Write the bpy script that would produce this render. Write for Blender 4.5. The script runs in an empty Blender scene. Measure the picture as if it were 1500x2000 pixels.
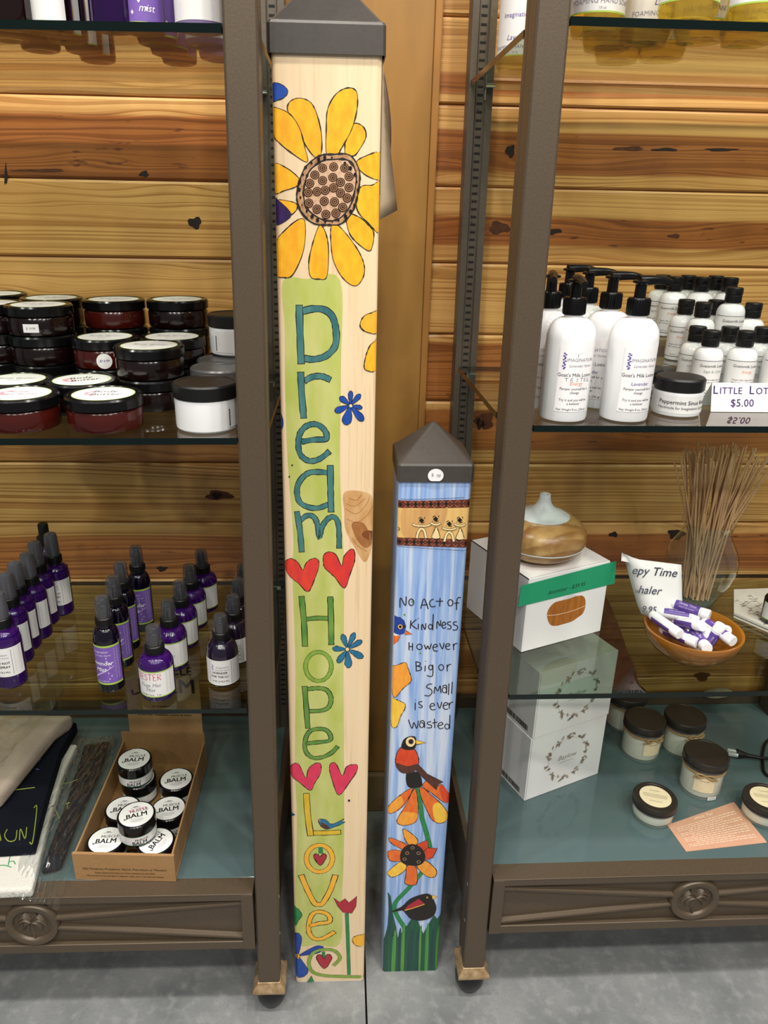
import bpy, math, random
import numpy as np
from mathutils import Vector, Matrix
from mathutils.geometry import tessellate_polygon, delaunay_2d_cdt

scene = bpy.context.scene
COL = scene.collection
PI = math.pi
rnd = random.Random(7)

# ------------------------------------------------------------------ camera
CAM = np.array([0.0, -0.8147, 1.17])
YAW, PITCH, ROLL, FPX, CX, CY = .0442, .3747, .0187, 1465.1, 723.7, 995.1
_f = np.array([math.sin(YAW)*math.cos(PITCH), math.cos(YAW)*math.cos(PITCH), -math.sin(PITCH)])
_r = np.array([math.cos(YAW), -math.sin(YAW), 0.0])
_u = np.cross(_r, _f)
_r2 = math.cos(ROLL)*_r + math.sin(ROLL)*_u
_u2 = -math.sin(ROLL)*_r + math.cos(ROLL)*_u
cd = bpy.data.cameras.new('camera')
cam = bpy.data.objects.new('camera', cd); COL.objects.link(cam)
cam.matrix_world = Matrix(((_r2[0], _u2[0], -_f[0], CAM[0]), (_r2[1], _u2[1], -_f[1], CAM[1]),
                           (_r2[2], _u2[2], -_f[2], CAM[2]), (0, 0, 0, 1)))
cd.sensor_fit = 'VERTICAL'; cd.sensor_height = 24.0; cd.sensor_width = 18.0
cd.lens = 24.0*FPX/2000.0
cd.shift_x = (750-CX)/2000.0; cd.shift_y = (CY-1000)/2000.0
cd.clip_start = .02
scene.camera = cam

# ------------------------------------------------------------------ world, lamps, exposure
world = bpy.data.worlds.new('world'); scene.world = world; world.use_nodes = True
wn = world.node_tree.nodes; wn['Background'].inputs[0].default_value = (.93, .96, 1.0, 1)
wn['Background'].inputs[1].default_value = .20
scene.view_settings.view_transform = 'Standard'; scene.view_settings.look = 'None'
scene.view_settings.exposure = 0.0; scene.view_settings.gamma = 1.0
scene.view_settings.use_curve_mapping = False

def lamp(x, y, z, power, size=.12, color=(1, .955, .88)):
    l = bpy.data.lights.new('ceiling_lamp', 'AREA'); l.shape = 'DISK'; l.size = size
    l.energy = power; l.color = color
    o = bpy.data.objects.new('ceiling_lamp', l); COL.objects.link(o); o.location = (x, y, z)
    return o
for lx, ly, p in ((-1.5, -.55, 11), (-.75, -.50, 13), (-.1, -.48, 13), (.5, -.50, 13), (1.1, -.55, 13), (1.75, -.6, 10),
                  (-1.1, -1.45, 12), (-.45, -1.5, 12), (.2, -1.45, 13), (.85, -1.5, 12), (1.5, -1.45, 12),
                  (-1.3, -2.6, 16), (-.4, -2.7, 18), (.5, -2.7, 18), (1.4, -2.6, 16)):
    lamp(lx, ly, 2.75, p)

# ------------------------------------------------------------------ projection helpers (a pixel of the photograph to a point on a plane of the room)
def ray(px, py):
    a, b = (px-CX)/FPX, (py-CY)/FPX
    return _r2*a - _u2*b + _f
def at_z(px, py, z):
    d = ray(px, py); t = (z-CAM[2])/d[2]; return CAM+t*d
def at_y(px, py, y):
    d = ray(px, py); t = (y-CAM[1])/d[1]; return CAM+t*d
def at_plane(px, py, p, n):
    d = ray(px, py); n = np.asarray(n, float); t = (n@(np.asarray(p)-CAM))/(n@d); return CAM+t*d
def behind(p, r):
    v = (p-CAM)[:2]; v = v/np.linalg.norm(v); return np.array([p[0]+r*v[0], p[1]+r*v[1], p[2]])

# ------------------------------------------------------------------ materials
def lin(h):
    h = h.lstrip('#'); c = [int(h[i:i+2], 16)/255 for i in (0, 2, 4)]
    return tuple(((x+.055)/1.055)**2.4 if x > .04045 else x/12.92 for x in c)+(1.0,)
MATS = {}
def pm(name, col, rough=.5, metal=0.0, spec=.5, var=0.0, vscale=(30, 30, 30), col2=None, bump=0.0, coat=0.0, trans=0.0, detail=3.0):
    if name in MATS: return MATS[name]
    m = bpy.data.materials.new(name); m.use_nodes = True; nt = m.node_tree; N = nt.nodes; L = nt.links
    b = N['Principled BSDF']; b.inputs['Base Color'].default_value = lin(col)
    b.inputs['Roughness'].default_value = rough; b.inputs['Metallic'].default_value = metal
    b.inputs['Specular IOR Level'].default_value = spec; b.inputs['Coat Weight'].default_value = coat
    b.inputs['Transmission Weight'].default_value = trans
    if var > 0 or bump > 0:
        tc = N.new('ShaderNodeTexCoord'); mp = N.new('ShaderNodeMapping'); mp.inputs['Scale'].default_value = vscale
        nz = N.new('ShaderNodeTexNoise'); nz.inputs['Scale'].default_value = 1.0; nz.inputs['Detail'].default_value = detail
        L.new(tc.outputs['Object'], mp.inputs[0]); L.new(mp.outputs[0], nz.inputs['Vector'])
        if var > 0:
            rp = N.new('ShaderNodeMapRange'); rp.inputs[1].default_value = .35; rp.inputs[2].default_value = .65
            rp.inputs[3].default_value = 0; rp.inputs[4].default_value = var
            L.new(nz.outputs[0], rp.inputs[0])
            mx = N.new('ShaderNodeMix'); mx.data_type = 'RGBA'
            mx.inputs['A'].default_value = lin(col); mx.inputs['B'].default_value = lin(col2 or '000000')
            L.new(rp.outputs[0], mx.inputs['Factor']); L.new(mx.outputs['Result'], b.inputs['Base Color'])
        if bump > 0:
            bp = N.new('ShaderNodeBump'); bp.inputs['Strength'].default_value = bump; bp.inputs['Distance'].default_value = .002
            L.new(nz.outputs[0], bp.inputs['Height']); L.new(bp.outputs[0], b.inputs['Normal'])
    MATS[name] = m; return m

def clear(name, tint, diffuse=None, dfac=0.0, ior=1.5, rough=.02, gain=1.0, bump=0.0, glow=False):
    """thin clear pane or wall: tinted see-through, mirror-like by angle, optional milky share"""
    if name in MATS: return MATS[name]
    m = bpy.data.materials.new(name); m.use_nodes = True; nt = m.node_tree; N = nt.nodes; L = nt.links
    N.remove(N['Principled BSDF']); out = N['Material Output']
    tr = N.new('ShaderNodeBsdfTransparent'); tr.inputs[0].default_value = lin(tint)
    gl = N.new('ShaderNodeBsdfGlossy'); gl.inputs['Roughness'].default_value = rough; gl.inputs[0].default_value = (1, 1, 1, 1)
    fr = N.new('ShaderNodeFresnel'); fr.inputs[0].default_value = ior
    ge = N.new('ShaderNodeNewGeometry')
    iv = N.new('ShaderNodeMath'); iv.operation = 'SUBTRACT'; iv.inputs[0].default_value = 1.0
    L.new(ge.outputs['Backfacing'], iv.inputs[1])
    mu = N.new('ShaderNodeMath'); mu.operation = 'MULTIPLY'; L.new(fr.outputs[0], mu.inputs[0]); L.new(iv.outputs[0], mu.inputs[1])
    m2 = N.new('ShaderNodeMath'); m2.operation = 'MULTIPLY'; m2.inputs[1].default_value = gain; L.new(mu.outputs[0], m2.inputs[0])
    base = tr.outputs[0]
    if dfac > 0:
        df = N.new('ShaderNodeBsdfTranslucent' if glow else 'ShaderNodeBsdfDiffuse'); df.inputs[0].default_value = lin(diffuse)
        mxd = N.new('ShaderNodeMixShader'); mxd.inputs[0].default_value = dfac
        L.new(base, mxd.inputs[1]); L.new(df.outputs[0], mxd.inputs[2]); base = mxd.outputs[0]
    mx = N.new('ShaderNodeMixShader'); L.new(m2.outputs[0], mx.inputs[0]); L.new(base, mx.inputs[1]); L.new(gl.outputs[0], mx.inputs[2])
    if bump > 0:
        tc = N.new('ShaderNodeTexCoord'); nz = N.new('ShaderNodeTexNoise'); nz.inputs['Scale'].default_value = 55; nz.inputs['Detail'].default_value = 2
        bp = N.new('ShaderNodeBump'); bp.inputs['Strength'].default_value = bump; bp.inputs['Distance'].default_value = .01
        L.new(tc.outputs['Object'], nz.inputs['Vector']); L.new(nz.outputs[0], bp.inputs['Height'])
        L.new(bp.outputs[0], gl.inputs['Normal']); L.new(bp.outputs[0], fr.inputs['Normal'])
    L.new(mx.outputs[0], out.inputs[0])
    MATS[name] = m; return m

def plank_material():
    m = bpy.data.materials.new('varnished_pine'); m.use_nodes = True; nt = m.node_tree; N = nt.nodes; L = nt.links
    b = N['Principled BSDF']; b.inputs['Roughness'].default_value = .33; b.inputs['Specular IOR Level'].default_value = .45
    uv = N.new('ShaderNodeUVMap'); at = N.new('ShaderNodeAttribute'); at.attribute_name = 'plank'
    su = N.new('ShaderNodeSeparateXYZ'); L.new(uv.outputs[0], su.inputs[0])
    sc = N.new('ShaderNodeSeparateColor'); L.new(at.outputs['Color'], sc.inputs[0])
    def M(op, a, bb=None, c=None):
        n = N.new('ShaderNodeMath'); n.operation = op
        for i, x in enumerate((a, bb, c)):
            if x is None: continue
            if isinstance(x, (int, float)): n.inputs[i].default_value = x
            else: L.new(x, n.inputs[i])
        return n.outputs[0]
    def noise(x, y, z, detail=2.0, rough=.5):
        cb = N.new('ShaderNodeCombineXYZ')
        for i, q in enumerate((x, y, z)):
            if isinstance(q, (int, float)): cb.inputs[i].default_value = q
            else: L.new(q, cb.inputs[i])
        n = N.new('ShaderNodeTexNoise'); n.inputs['Scale'].default_value = 1.0; n.inputs['Detail'].default_value = detail; n.inputs['Roughness'].default_value = rough
        L.new(cb.outputs[0], n.inputs['Vector']); return n.outputs[0]
    def rng(x, a, b2, c=0.0, d=1.0):
        n = N.new('ShaderNodeMapRange'); n.interpolation_type = 'SMOOTHSTEP'
        L.new(x, n.inputs[0])
        for i, q in enumerate((a, b2, c, d)): n.inputs[i+1].default_value = q
        return n.outputs[0]
    def mix(f, a, b2):
        n = N.new('ShaderNodeMix'); n.data_type = 'RGBA'; L.new(f, n.inputs['Factor'])
        for k, q in (('A', a), ('B', b2)):
            if isinstance(q, str): n.inputs[k].default_value = lin(q)
            else: L.new(q, n.inputs[k])
        return n.outputs['Result']
    u, v = su.outputs[0], su.outputs[1]
    seed = M('MULTIPLY', sc.outputs[0], 50.0); hc, hw = sc.outputs[1], sc.outputs[2]
    warp = M('SUBTRACT', noise(M('MULTIPLY', u, 1.5), M('MULTIPLY', v, .8), seed, 1.0), .5)
    cath = M('SUBTRACT', noise(M('MULTIPLY', u, 3.2), M('MULTIPLY', v, 2.4), M('ADD', seed, 21.0), 1.0), .5)
    fig = rng(noise(M('MULTIPLY', u, 1.1), M('MULTIPLY', v, 1.3), M('ADD', seed, 5.0), 0.0), .48, .62)
    vv = M('ADD', M('ADD', v, M('MULTIPLY', warp, .30)), M('MULTIPLY', M('MULTIPLY', cath, fig), .55))
    d = M('ABSOLUTE', M('SUBTRACT', M('ADD', v, M('MULTIPLY', warp, .2)), hc))
    heart = M('MULTIPLY', rng(M('SUBTRACT', d, hw), -.04, .015, 1.0, 0.0), at.outputs['Alpha'])
    jit = M('MULTIPLY', noise(M('MULTIPLY', u, .2), M('MULTIPLY', vv, 6.0), seed, 1.0), 5.0)
    fr = M('FRACT', M('ADD', M('MULTIPLY', vv, 11.0), jit))
    late = M('MULTIPLY', rng(fr, .30, .86), rng(fr, .92, 1.0, 1.0, 0.0))
    rings = M('MULTIPLY', late, rng(noise(M('MULTIPLY', u, .8), M('MULTIPLY', vv, 3.0), M('ADD', seed, 3.0), 1.0), .30, .58, .25, 1.0))
    fine = rng(noise(M('MULTIPLY', u, 1.4), M('MULTIPLY', vv, 95.0), seed, 1.0), .40, .66)
    blot = noise(M('MULTIPLY', u, 5.0), M('MULTIPLY', v, 1.6), M('ADD', seed, 9.0), 3.0)
    speck = rng(noise(M('MULTIPLY', u, 28.0), M('MULTIPLY', v, 13.0), M('ADD', seed, 2.0), 2.0), .66, .74)
    rg = M('ADD', M('MULTIPLY', rings, .74), M('MULTIPLY', fine, .16))
    sap = mix(rg, 'dca964', '9d6528'); sap = mix(rng(blot, .42, .72, 0.0, .5), sap, 'c08646')
    hrt = mix(rg, 'a8652f', '74401a'); hrt = mix(rng(blot, .50, .72, 0.0, .55), hrt, '6a3512')
    hrt = mix(M('MULTIPLY', speck, .7), hrt, '40200c')
    colr = mix(heart, sap, hrt)
    L.new(colr, b.inputs['Base Color'])
    bp = N.new('ShaderNodeBump'); bp.inputs['Strength'].default_value = .12; bp.inputs['Distance'].default_value = .002
    L.new(fine, bp.inputs['Height']); L.new(bp.outputs[0], b.inputs['Normal'])
    return m

BRONZE = pm('bronze_paint', '594c3d', .42, .25, .5, .3, (420, 420, 420), '463a2c', .05)
BRONZE_D = pm('bronze_paint_rear', '5d554a', .45, .3, .5, .3, (300, 300, 300), '4a4238')
COPPER = pm('worn_copper_paint', '8f7453', .38, .35, .5, .6, (90, 90, 90), 'c3ab86')
SLOT = pm('slot_black', '0a0908', .8)
STEEL = pm('zinc_steel', 'b9c0bf', .25, .9)
RUBBER = pm('black_rubber', '17171a', .35)
GLASS = clear('shelf_glass', 'dfe6df', ior=1.5, gain=1.0)
GLASS_E = pm('shelf_glass_edge', '03110e', .12, 0, .5)
GLASS_B = clear('bottom_glass', '70807e', '62787a', .66, ior=1.52, rough=.08, gain=1.0)
GLASS_BE = pm('bottom_glass_edge', '7fa39b', .12, 0, .7)
BLACKP = pm('black_plastic', '0b0b0c', .19, 0, .38)
BLACKM = pm('black_satin', '101010', .42, 0, .35)
WHITEP = pm('white_plastic', 'e8e8e9', .19, 0, .5)
PAPER = pm('white_paper', 'e6e5e4', .6)
LABELW = pm('white_label', 'dddbd9', .45)
INK = pm('black_ink', '141316', .6)
GREY_INK = pm('grey_ink', '8b8894', .6)
PURPLE_INK = pm('purple_ink', '5b4a97', .6)
LIME = pm('lime_edge', '9dbd4c', .5)
LILAC = pm('purple_label', '7657a8', .45, var=.5, vscale=(90, 90, 60), col2='6a4a98')
LILAC_INK = pm('pale_lilac_ink', 'd9cde8', .6)
PINK_INK = pm('pink_marker', 'c9456f', .6)
ORANGE_INK = pm('orange_ink', 'e2906b', .6)
AMBER = pm('amber_plastic', '3c0e08', .16, 0, .6)
DARKA = pm('dark_amber_plastic', '140706', .15, 0, .6)
KRAFT = pm('kraft_card', '9f7a50', .75, var=.25, vscale=(160, 160, 160), col2='8d6537')
KRAFT_IN = pm('kraft_card_inside', '8a683f', .8, var=.25, vscale=(160, 160, 160), col2='77522b')

# ------------------------------------------------------------------ mesh builder
_txt = {}
def text2d(s, size, align='CENTER', shear=0.0, res=2, bold=0.0, space=1.0):
    k = (s, align, shear, res, bold, space)
    if k not in _txt:
        c = bpy.data.curves.new('text', 'FONT'); c.body = s; c.size = 1.0; c.align_x = align; c.shear = shear
        c.resolution_u = res; c.offset = bold; c.space_character = space; c.fill_mode = 'FRONT'
        o = bpy.data.objects.new('text', c); me = o.to_mesh()
        vs = [(v.co.x, v.co.y) for v in me.vertices]; fs = [tuple(p.vertices) for p in me.polygons]
        o.to_mesh_clear(); bpy.data.objects.remove(o); bpy.data.curves.remove(c)
        _txt[k] = (vs, fs)
    vs, fs = _txt[k]
    return [(x*size, y*size) for x, y in vs], fs

def smooth_path(pts, n=6, closed=False):
    P = [np.array(p, float) for p in pts]
    if len(P) < 3: return P
    out = []; m = len(P)
    for i in range(m if closed else m-1):
        p0 = P[(i-1) % m] if closed or i > 0 else P[i]
        p1, p2 = P[i], P[(i+1) % m]
        p3 = P[(i+2) % m] if closed or i+2 < m else p2
        for j in range(n):
            t = j/n
            out.append(.5*((2*p1)+(-p0+p2)*t+(2*p0-5*p1+4*p2-p3)*t*t+(-p0+3*p1-3*p2+p3)*t**3))
    if not closed: out.append(P[-1])
    return out

class MB:
    def __init__(self): self.v = []; self.f = []; self.mi = []; self.mats = []; self.uv = {}
    def slot(self, m):
        if m not in self.mats: self.mats.append(m)
        return self.mats.index(m)
    def add(self, vs, fs, m):
        o = len(self.v); k = self.slot(m)
        self.v += [tuple(float(c) for c in p) for p in vs]
        self.f += [tuple(i+o for i in f) for f in fs]; self.mi += [k]*len(fs); return self
    def box(self, x0, x1, y0, y1, z0, z1, m, M=None):
        vs = [(x, y, z) for z in (z0, z1) for y in (y0, y1) for x in (x0, x1)]
        if M: vs = [M(*p) for p in vs]
        return self.add(vs, [(0, 2, 3, 1), (4, 5, 7, 6), (0, 1, 5, 4), (2, 6, 7, 3), (0, 4, 6, 2), (1, 3, 7, 5)], m)
    def prism(self, poly, z0, z1, m, M=None, msides=None):
        n = len(poly)
        vs = [(x, y, z0) for x, y in poly]+[(x, y, z1) for x, y in poly]
        if M: vs = [M(*p) for p in vs]
        tri = tessellate_polygon([[Vector((x, y, 0)) for x, y in poly]])
        self.add(vs, [tuple(t) for t in tri]+[tuple(i+n for i in t) for t in tri], m)
        o = len(self.v)-2*n; k = self.slot(msides or m)
        self.f += [(o+i, o+(i+1) % n, o+n+(i+1) % n, o+n+i) for i in range(n)]; self.mi += [k]*n
        return self
    def lathe(self, prof, m, n=32, c=(0, 0, 0), M=None, sx=1.0, sy=1.0, a0=0.0, a1=None):
        full = a1 is None; seg = n
        ang = [a0+(2*PI if full else a1-a0)*i/seg for i in range(seg if full else seg+1)]
        vs = []; rings = []
        for r, z in prof:
            if r < 1e-6: rings.append([len(vs)]); vs.append((c[0], c[1], c[2]+z)); continue
            rings.append(list(range(len(vs), len(vs)+len(ang))))
            vs += [(c[0]+sx*r*math.cos(a), c[1]+sy*r*math.sin(a), c[2]+z) for a in ang]
        fs = []
        for A, B in zip(rings, rings[1:]):
            k = len(ang)
            for i in range(k if full else k-1):
                j = (i+1) % k
                if len(A) == 1 and len(B) == 1: continue
                if len(A) == 1: fs.append((A[0], B[j], B[i]))
                elif len(B) == 1: fs.append((A[i], A[j], B[0]))
                else: fs.append((A[i], A[j], B[j], B[i]))
        if M: vs = [M(*p) for p in vs]
        return self.add(vs, fs, m)
    def tube(self, pts, r, m, n=8, cap=True):
        P = [np.array(p, float) for p in pts]; vs = []; fs = []; up = None
        R = r if isinstance(r, (list, tuple)) else [r]*len(P)
        for i, p in enumerate(P):
            t = P[min(i+1, len(P)-1)]-P[max(i-1, 0)]; t = t/(np.linalg.norm(t)+1e-12)
            if up is None: up = np.array([0, 0, 1.0]) if abs(t[2]) < .9 else np.array([1.0, 0, 0])
            a = np.cross(t, up); a /= np.linalg.norm(a)+1e-12; b = np.cross(a, t); up = b
            vs += [p+R[i]*(a*math.cos(2*PI*k/n)+b*math.sin(2*PI*k/n)) for k in range(n)]
        for i in range(len(P)-1):
            for k in range(n):
                fs.append((i*n+k, i*n+(k+1) % n, (i+1)*n+(k+1) % n, (i+1)*n+k))
        if cap: fs += [tuple(range(n))[::-1], tuple(range((len(P)-1)*n, len(P)*n))]
        return self.add(vs, fs, m)
    def poly(self, pts, F, m):
        Q = [Vector((float(p[0])*100, float(p[1])*100)) for p in pts]
        vs, _, fs, *_ = delaunay_2d_cdt(Q, [], [list(range(len(Q)))], 1, 1e-5)
        return self.add([F(p[0]/100, p[1]/100) for p in vs], [tuple(t) for t in fs], m)
    def ribbon(self, pts, w, F, m, closed=False):
        P = [np.array(p, float) for p in pts]; n = len(P); L = []; Rr = []
        W = w if isinstance(w, (list, tuple)) else [w]*n
        for i in range(n):
            a = P[(i-1) % n] if closed or i > 0 else P[i]; b = P[(i+1) % n] if closed or i < n-1 else P[i]
            t = b-a; t = t/(np.linalg.norm(t)+1e-12); nn = np.array([-t[1], t[0]])
            L.append(P[i]+nn*W[i]/2); Rr.append(P[i]-nn*W[i]/2)
        vs = [F(*p) for p in L]+[F(*p) for p in Rr]
        return self.add(vs, [(i, (i+1) % n, n+(i+1) % n, n+i) for i in range(n if closed else n-1)], m)
    def text(self, s, size, F, m, x=0.0, y=0.0, **kw):
        bold = kw.pop('bold', 0.0); vs, fs = text2d(s, size, **kw); d = bold*size*.55
        for ox, oy in (((0, 0),) if d == 0 else ((-d, -d*.5), (d, -d*.5), (-d, d*.5), (d, d*.5))):
            self.add([F(a+x+ox, b+y+oy) for a, b in vs], fs, m)
        return self
    def wraplabel(self, r, z0, z1, a0, a1, m, edge=None, ew=.0012, n=20, M=None):
        """sheet wrapped round a bottle, centred at angle -90 deg; returns the mapping (x, y) -> point"""
        F = lambda s, t, off=0.0: ((r+off)*math.sin(s/r), -(r+off)*math.cos(s/r), t)
        def sheet(za, zb, mm, off):
            vs = []
            for i in range(n+1):
                s = (a0+(a1-a0)*i/n)*r
                vs += [F(s, za, off), F(s, zb, off)]
            self.add(vs, [(2*i, 2*i+2, 2*i+3, 2*i+1) for i in range(n)], mm)
        sheet(z0, z1, m, 0.0)
        if edge: sheet(z0, z0+ew, edge, .00012); sheet(z1-ew, z1, edge, .00012)
        return lambda s, t: F(s, t, .0002)
    def build(self, name, parent=None, loc=(0, 0, 0), rotz=0.0, smooth=35, bevel=0.0, bseg=2, fix=True):
        me = bpy.data.meshes.new(name); me.from_pydata(self.v, [], self.f)
        for m in self.mats: me.materials.append(m)
        me.polygons.foreach_set('material_index', self.mi)
        if fix:
            import bmesh
            bm = bmesh.new(); bm.from_mesh(me); bmesh.ops.recalc_face_normals(bm, faces=bm.faces); bm.to_mesh(me); bm.free()
        if smooth:
            me.polygons.foreach_set('use_smooth', [True]*len(me.polygons)); me.set_sharp_from_angle(angle=math.radians(smooth))
        me.update()
        o = bpy.data.objects.new(name, me); COL.objects.link(o)
        o.location = loc; o.rotation_euler = (0, 0, rotz)
        if parent: o.parent = parent
        if bevel:
            b = o.modifiers.new('bevel', 'BEVEL'); b.width = bevel; b.segments = bseg; b.limit_method = 'ANGLE'; b.angle_limit = math.radians(40); b.harden_normals = False
        return o

def thing(name, label, cat, loc=(0, 0, 0), rotz=0.0, group=None):
    o = bpy.data.objects.new(name, None); COL.objects.link(o); o.empty_display_size = .02
    o.location = tuple(float(c) for c in loc); o.rotation_euler = (0, 0, rotz); o['label'] = label; o['category'] = cat
    if group: o['group'] = group
    return o
def tag(o, label, cat, group=None):
    o['label'] = label; o['category'] = cat
    if group: o['group'] = group
    return o
def struct(o): o['kind'] = 'structure'; return o
def copy_tree(o, parent=None):
    c = o.copy(); COL.objects.link(c)
    if parent: c.parent = parent
    for ch in list(o.children): copy_tree(ch, c)
    return c
def place(src, used, loc, rotz, label, group=None):
    """first use moves the original, later uses copy it with all its parts"""
    o = src if not used else copy_tree(src)
    o.location = tuple(float(c) for c in loc); o.rotation_euler = (0, 0, rotz); o['label'] = label
    if group: o['group'] = group
    return o
# ================================================================== SETTING
YW, WROT, ZG, PW = .4506, .0051, 1.3263, .1133
WALLY = lambda x: YW+WROT*x
WOOD = plank_material()
def build_wall():
    mb = MB(); fu = []; fa = []
    # plank: seed, heart centre (0 top .. 1 bottom), half width, strength
    left = {-3: (.11, .5, .0, 0), -2: (.31, .5, 0, 0), -1: (.17, .3, .18, .25), 0: (.63, .66, .44, 1), 1: (.35, .1, .0, 0), 2: (.72, .5, .0, 0), 3: (.44, .5, .3, .6),
            4: (.21, .6, .45, .55), 5: (.57, .72, .06, .6), 6: (.83, .62, .36, .8), 7: (.39, .5, .0, 0), 8: (.91, .5, .3, .4), 9: (.27, .4, .3, .5), 10: (.66, .5, .5, .6), 11: (.5, .5, .3, .3)}
    right = {-3: (.61, .5, .0, 0), -2: (.22, .6, .2, .5), -1: (.77, .74, .14, .95), 0: (.14, .56, .27, .95), 1: (.42, .60, .2, 1), 2: (.95, .5, .0, 0), 3: (.53, .62, .5, .9),
             4: (.08, .45, .34, .9), 5: (.36, .5, .0, 0), 6: (.69, .52, .36, .95), 7: (.25, .5, .0, 0), 8: (.47, .6, .25, .35), 9: (.86, .55, .3, .5), 10: (.33, .4, .3, .6), 11: (.7, .5, .3, .4)}
    for x0, x1, P in ((-1.3, .05, left), (.05, 1.5, right)):
        for k in range(-4, 12):
            sd = P.get(k, (.4, .5, 0, 0)); zt = ZG-k*PW; zb = zt-PW
            prof = [(0.006, zt), (0.006, zt-.0012), (.0022, zt-.0016), (0.0, zt-.0050), (0.0, zb+.0036), (.0022, zb+.0010), (.006, zb+.0004), (.006, zb)]
            for (da, za), (db, zc) in zip(prof, prof[1:]):
                mb.add([(x0, WALLY(x0)+da, za), (x1, WALLY(x1)+da, za), (x1, WALLY(x1)+db, zc), (x0, WALLY(x0)+db, zc)], [(0, 3, 2, 1)], WOOD)
                va, vb = (zt-za)/PW, (zt-zc)/PW
                fu.append(((x0, va), (x0, vb), (x1, vb), (x1, va))); fa.append(sd)
    n0 = len(mb.f)
    KN = pm('pine_knot', '2a1408', .5, var=.6, vscale=(120, 120, 120), col2='0a0503')
    KN2 = pm('pine_knot_brown', '5d3113', .45, var=.7, vscale=(120, 120, 120), col2='3a1a08')
    knots = [(381, 435, 13, 11, KN), (282, 340, 9, 6, KN), (428, 967, 26, 9, KN2), (424, 967, 10, 6, KN), (317, 1110, 10, 5, KN), (1318, 461, 12, 4, KN2), (1077, 452, 20, 6, KN),
             (947, 822, 18, 16, KN2), (938, 828, 8, 10, KN), (1199, 1045, 9, 5, KN), (1322, 1045, 16, 10, KN), (1373, 1323, 14, 9, KN2), (1230, 290, 30, 4, KN2), (1300, 292, 26, 3, KN), (1410, 292, 30, 3, KN),
             (80, 333, 50, 3, KN2), (230, 1282, 8, 4, KN), (997, 295, 9, 12, KN), (975, 445, 20, 12, KN2), (13, 342, 3, 20, KN)]
    for px, py, a, b, m in knots:
        pts = []
        for i in range(18):
            t = 2*PI*i/18; q = 1+.18*math.sin(3*t+px)+.12*math.sin(5*t+py)
            p = at_y(px+a*q*math.cos(t), py+b*q*math.sin(t), YW); pts.append((p[0], p[2]))
        mb.poly(pts, lambda x, z: (x, WALLY(x)-.0004, z), m)
    o = mb.build('wall_back', smooth=0, fix=False)
    me = o.data; uvl = me.uv_layers.new(name='UVMap'); n4 = len(me.loops)
    flat = [c for q in fu for p in q for c in p]; flat += [0.0]*(2*n4-len(flat)); uvl.data.foreach_set('uv', flat)
    at = me.attributes.new('plank', 'FLOAT_COLOR', 'FACE'); fl = [c for q in fa for c in q]; fl += [0.0]*(4*len(me.polygons)-len(fl)); at.data.foreach_set('color', fl)
    return struct(o)
build_wall()

def floor_material():
    m = pm('polished_concrete', '7d7f7f', .42, 0, .45); nt = m.node_tree; N = nt.nodes; L = nt.links; b = N['Principled BSDF']
    tc = N.new('ShaderNodeTexCoord')
    def nz(s, d):
        n = N.new('ShaderNodeTexNoise'); n.inputs['Scale'].default_value = s; n.inputs['Detail'].default_value = d; L.new(tc.outputs['Object'], n.inputs['Vector']); return n.outputs[0]
    def mix(f, a, bb, lo, hi, amt):
        r = N.new('ShaderNodeMapRange'); L.new(f, r.inputs[0]); r.inputs[1].default_value = lo; r.inputs[2].default_value = hi; r.inputs[4].default_value = amt
        x = N.new('ShaderNodeMix'); x.data_type = 'RGBA'; L.new(r.outputs[0], x.inputs['Factor'])
        if isinstance(a, str): x.inputs['A'].default_value = lin(a)
        else: L.new(a, x.inputs['A'])
        x.inputs['B'].default_value = lin(bb); return x.outputs['Result']
    c = mix(nz(9, 5), '828484', '66696a', .4, .68, .9); c = mix(nz(55, 6), c, '979897', .5, .75, .6); c = mix(nz(300, 2), c, '5c5e60', .55, .8, .5)
    L.new(c, b.inputs['Base Color'])
    return m
CONC = floor_material()
mb = MB(); mb.add([(-1.6, -1.6, 0), (.0424, -1.6, 0), (.0424, .48, 0), (-1.6, .48, 0)], [(0, 1, 2, 3)], CONC)
mb.add([(.0456, -1.6, 0), (1.8, -1.6, 0), (1.8, .48, 0), (.0456, .48, 0)], [(0, 1, 2, 3)], CONC)
JN = pm('saw_cut_joint', '0c0c0d', .8)
mb.add([(.0424, -1.6, 0), (.0424, -1.6, -.012), (.0456, -1.6, -.012), (.0456, -1.6, 0), (.0424, .48, 0), (.0424, .48, -.012), (.0456, .48, -.012), (.0456, .48, 0)], [(0, 1, 5, 4), (1, 2, 6, 5), (2, 3, 7, 6)], JN)
struct(mb.build('floor', smooth=0, fix=False))

PLY = pm('varnished_birch_board', 'a0763a', .34, 0, .5, .5, (26, 26, 3.2), '80582a', .05, detail=5)
PLY_E = pm('varnished_birch_edge', 'a4733a', .36, 0, .5, .4, (60, 60, 4), '9c6b2f')
mb = MB(); mb.box(-.07, .1335, WALLY(.05)-.0215, WALLY(.05)+.004, .098, 1.75, PLY)
mb.box(.1340, .1455, WALLY(.05)-.0185, WALLY(.05)+.004, .098, 1.75, PLY_E)
struct(mb.build('trim_1', bevel=.0015, smooth=0))
BASE = pm('stained_baseboard', '8a7150', .5, 0, .4, .4, (6, 40, 40), '6e5738')
mb = MB(); mb.box(-1.3, 1.5, YW-.030, YW+.01, 0.0, .0955, BASE); struct(mb.build('baseboard_back', bevel=.003, smooth=0))
mb = MB(); mb.box(-1.6, 1.8, YW+.012, YW+.05, -.02, 1.8, pm('wall_core', '6a5a40', .8)); struct(mb.build('wall_rear', smooth=0))

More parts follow.
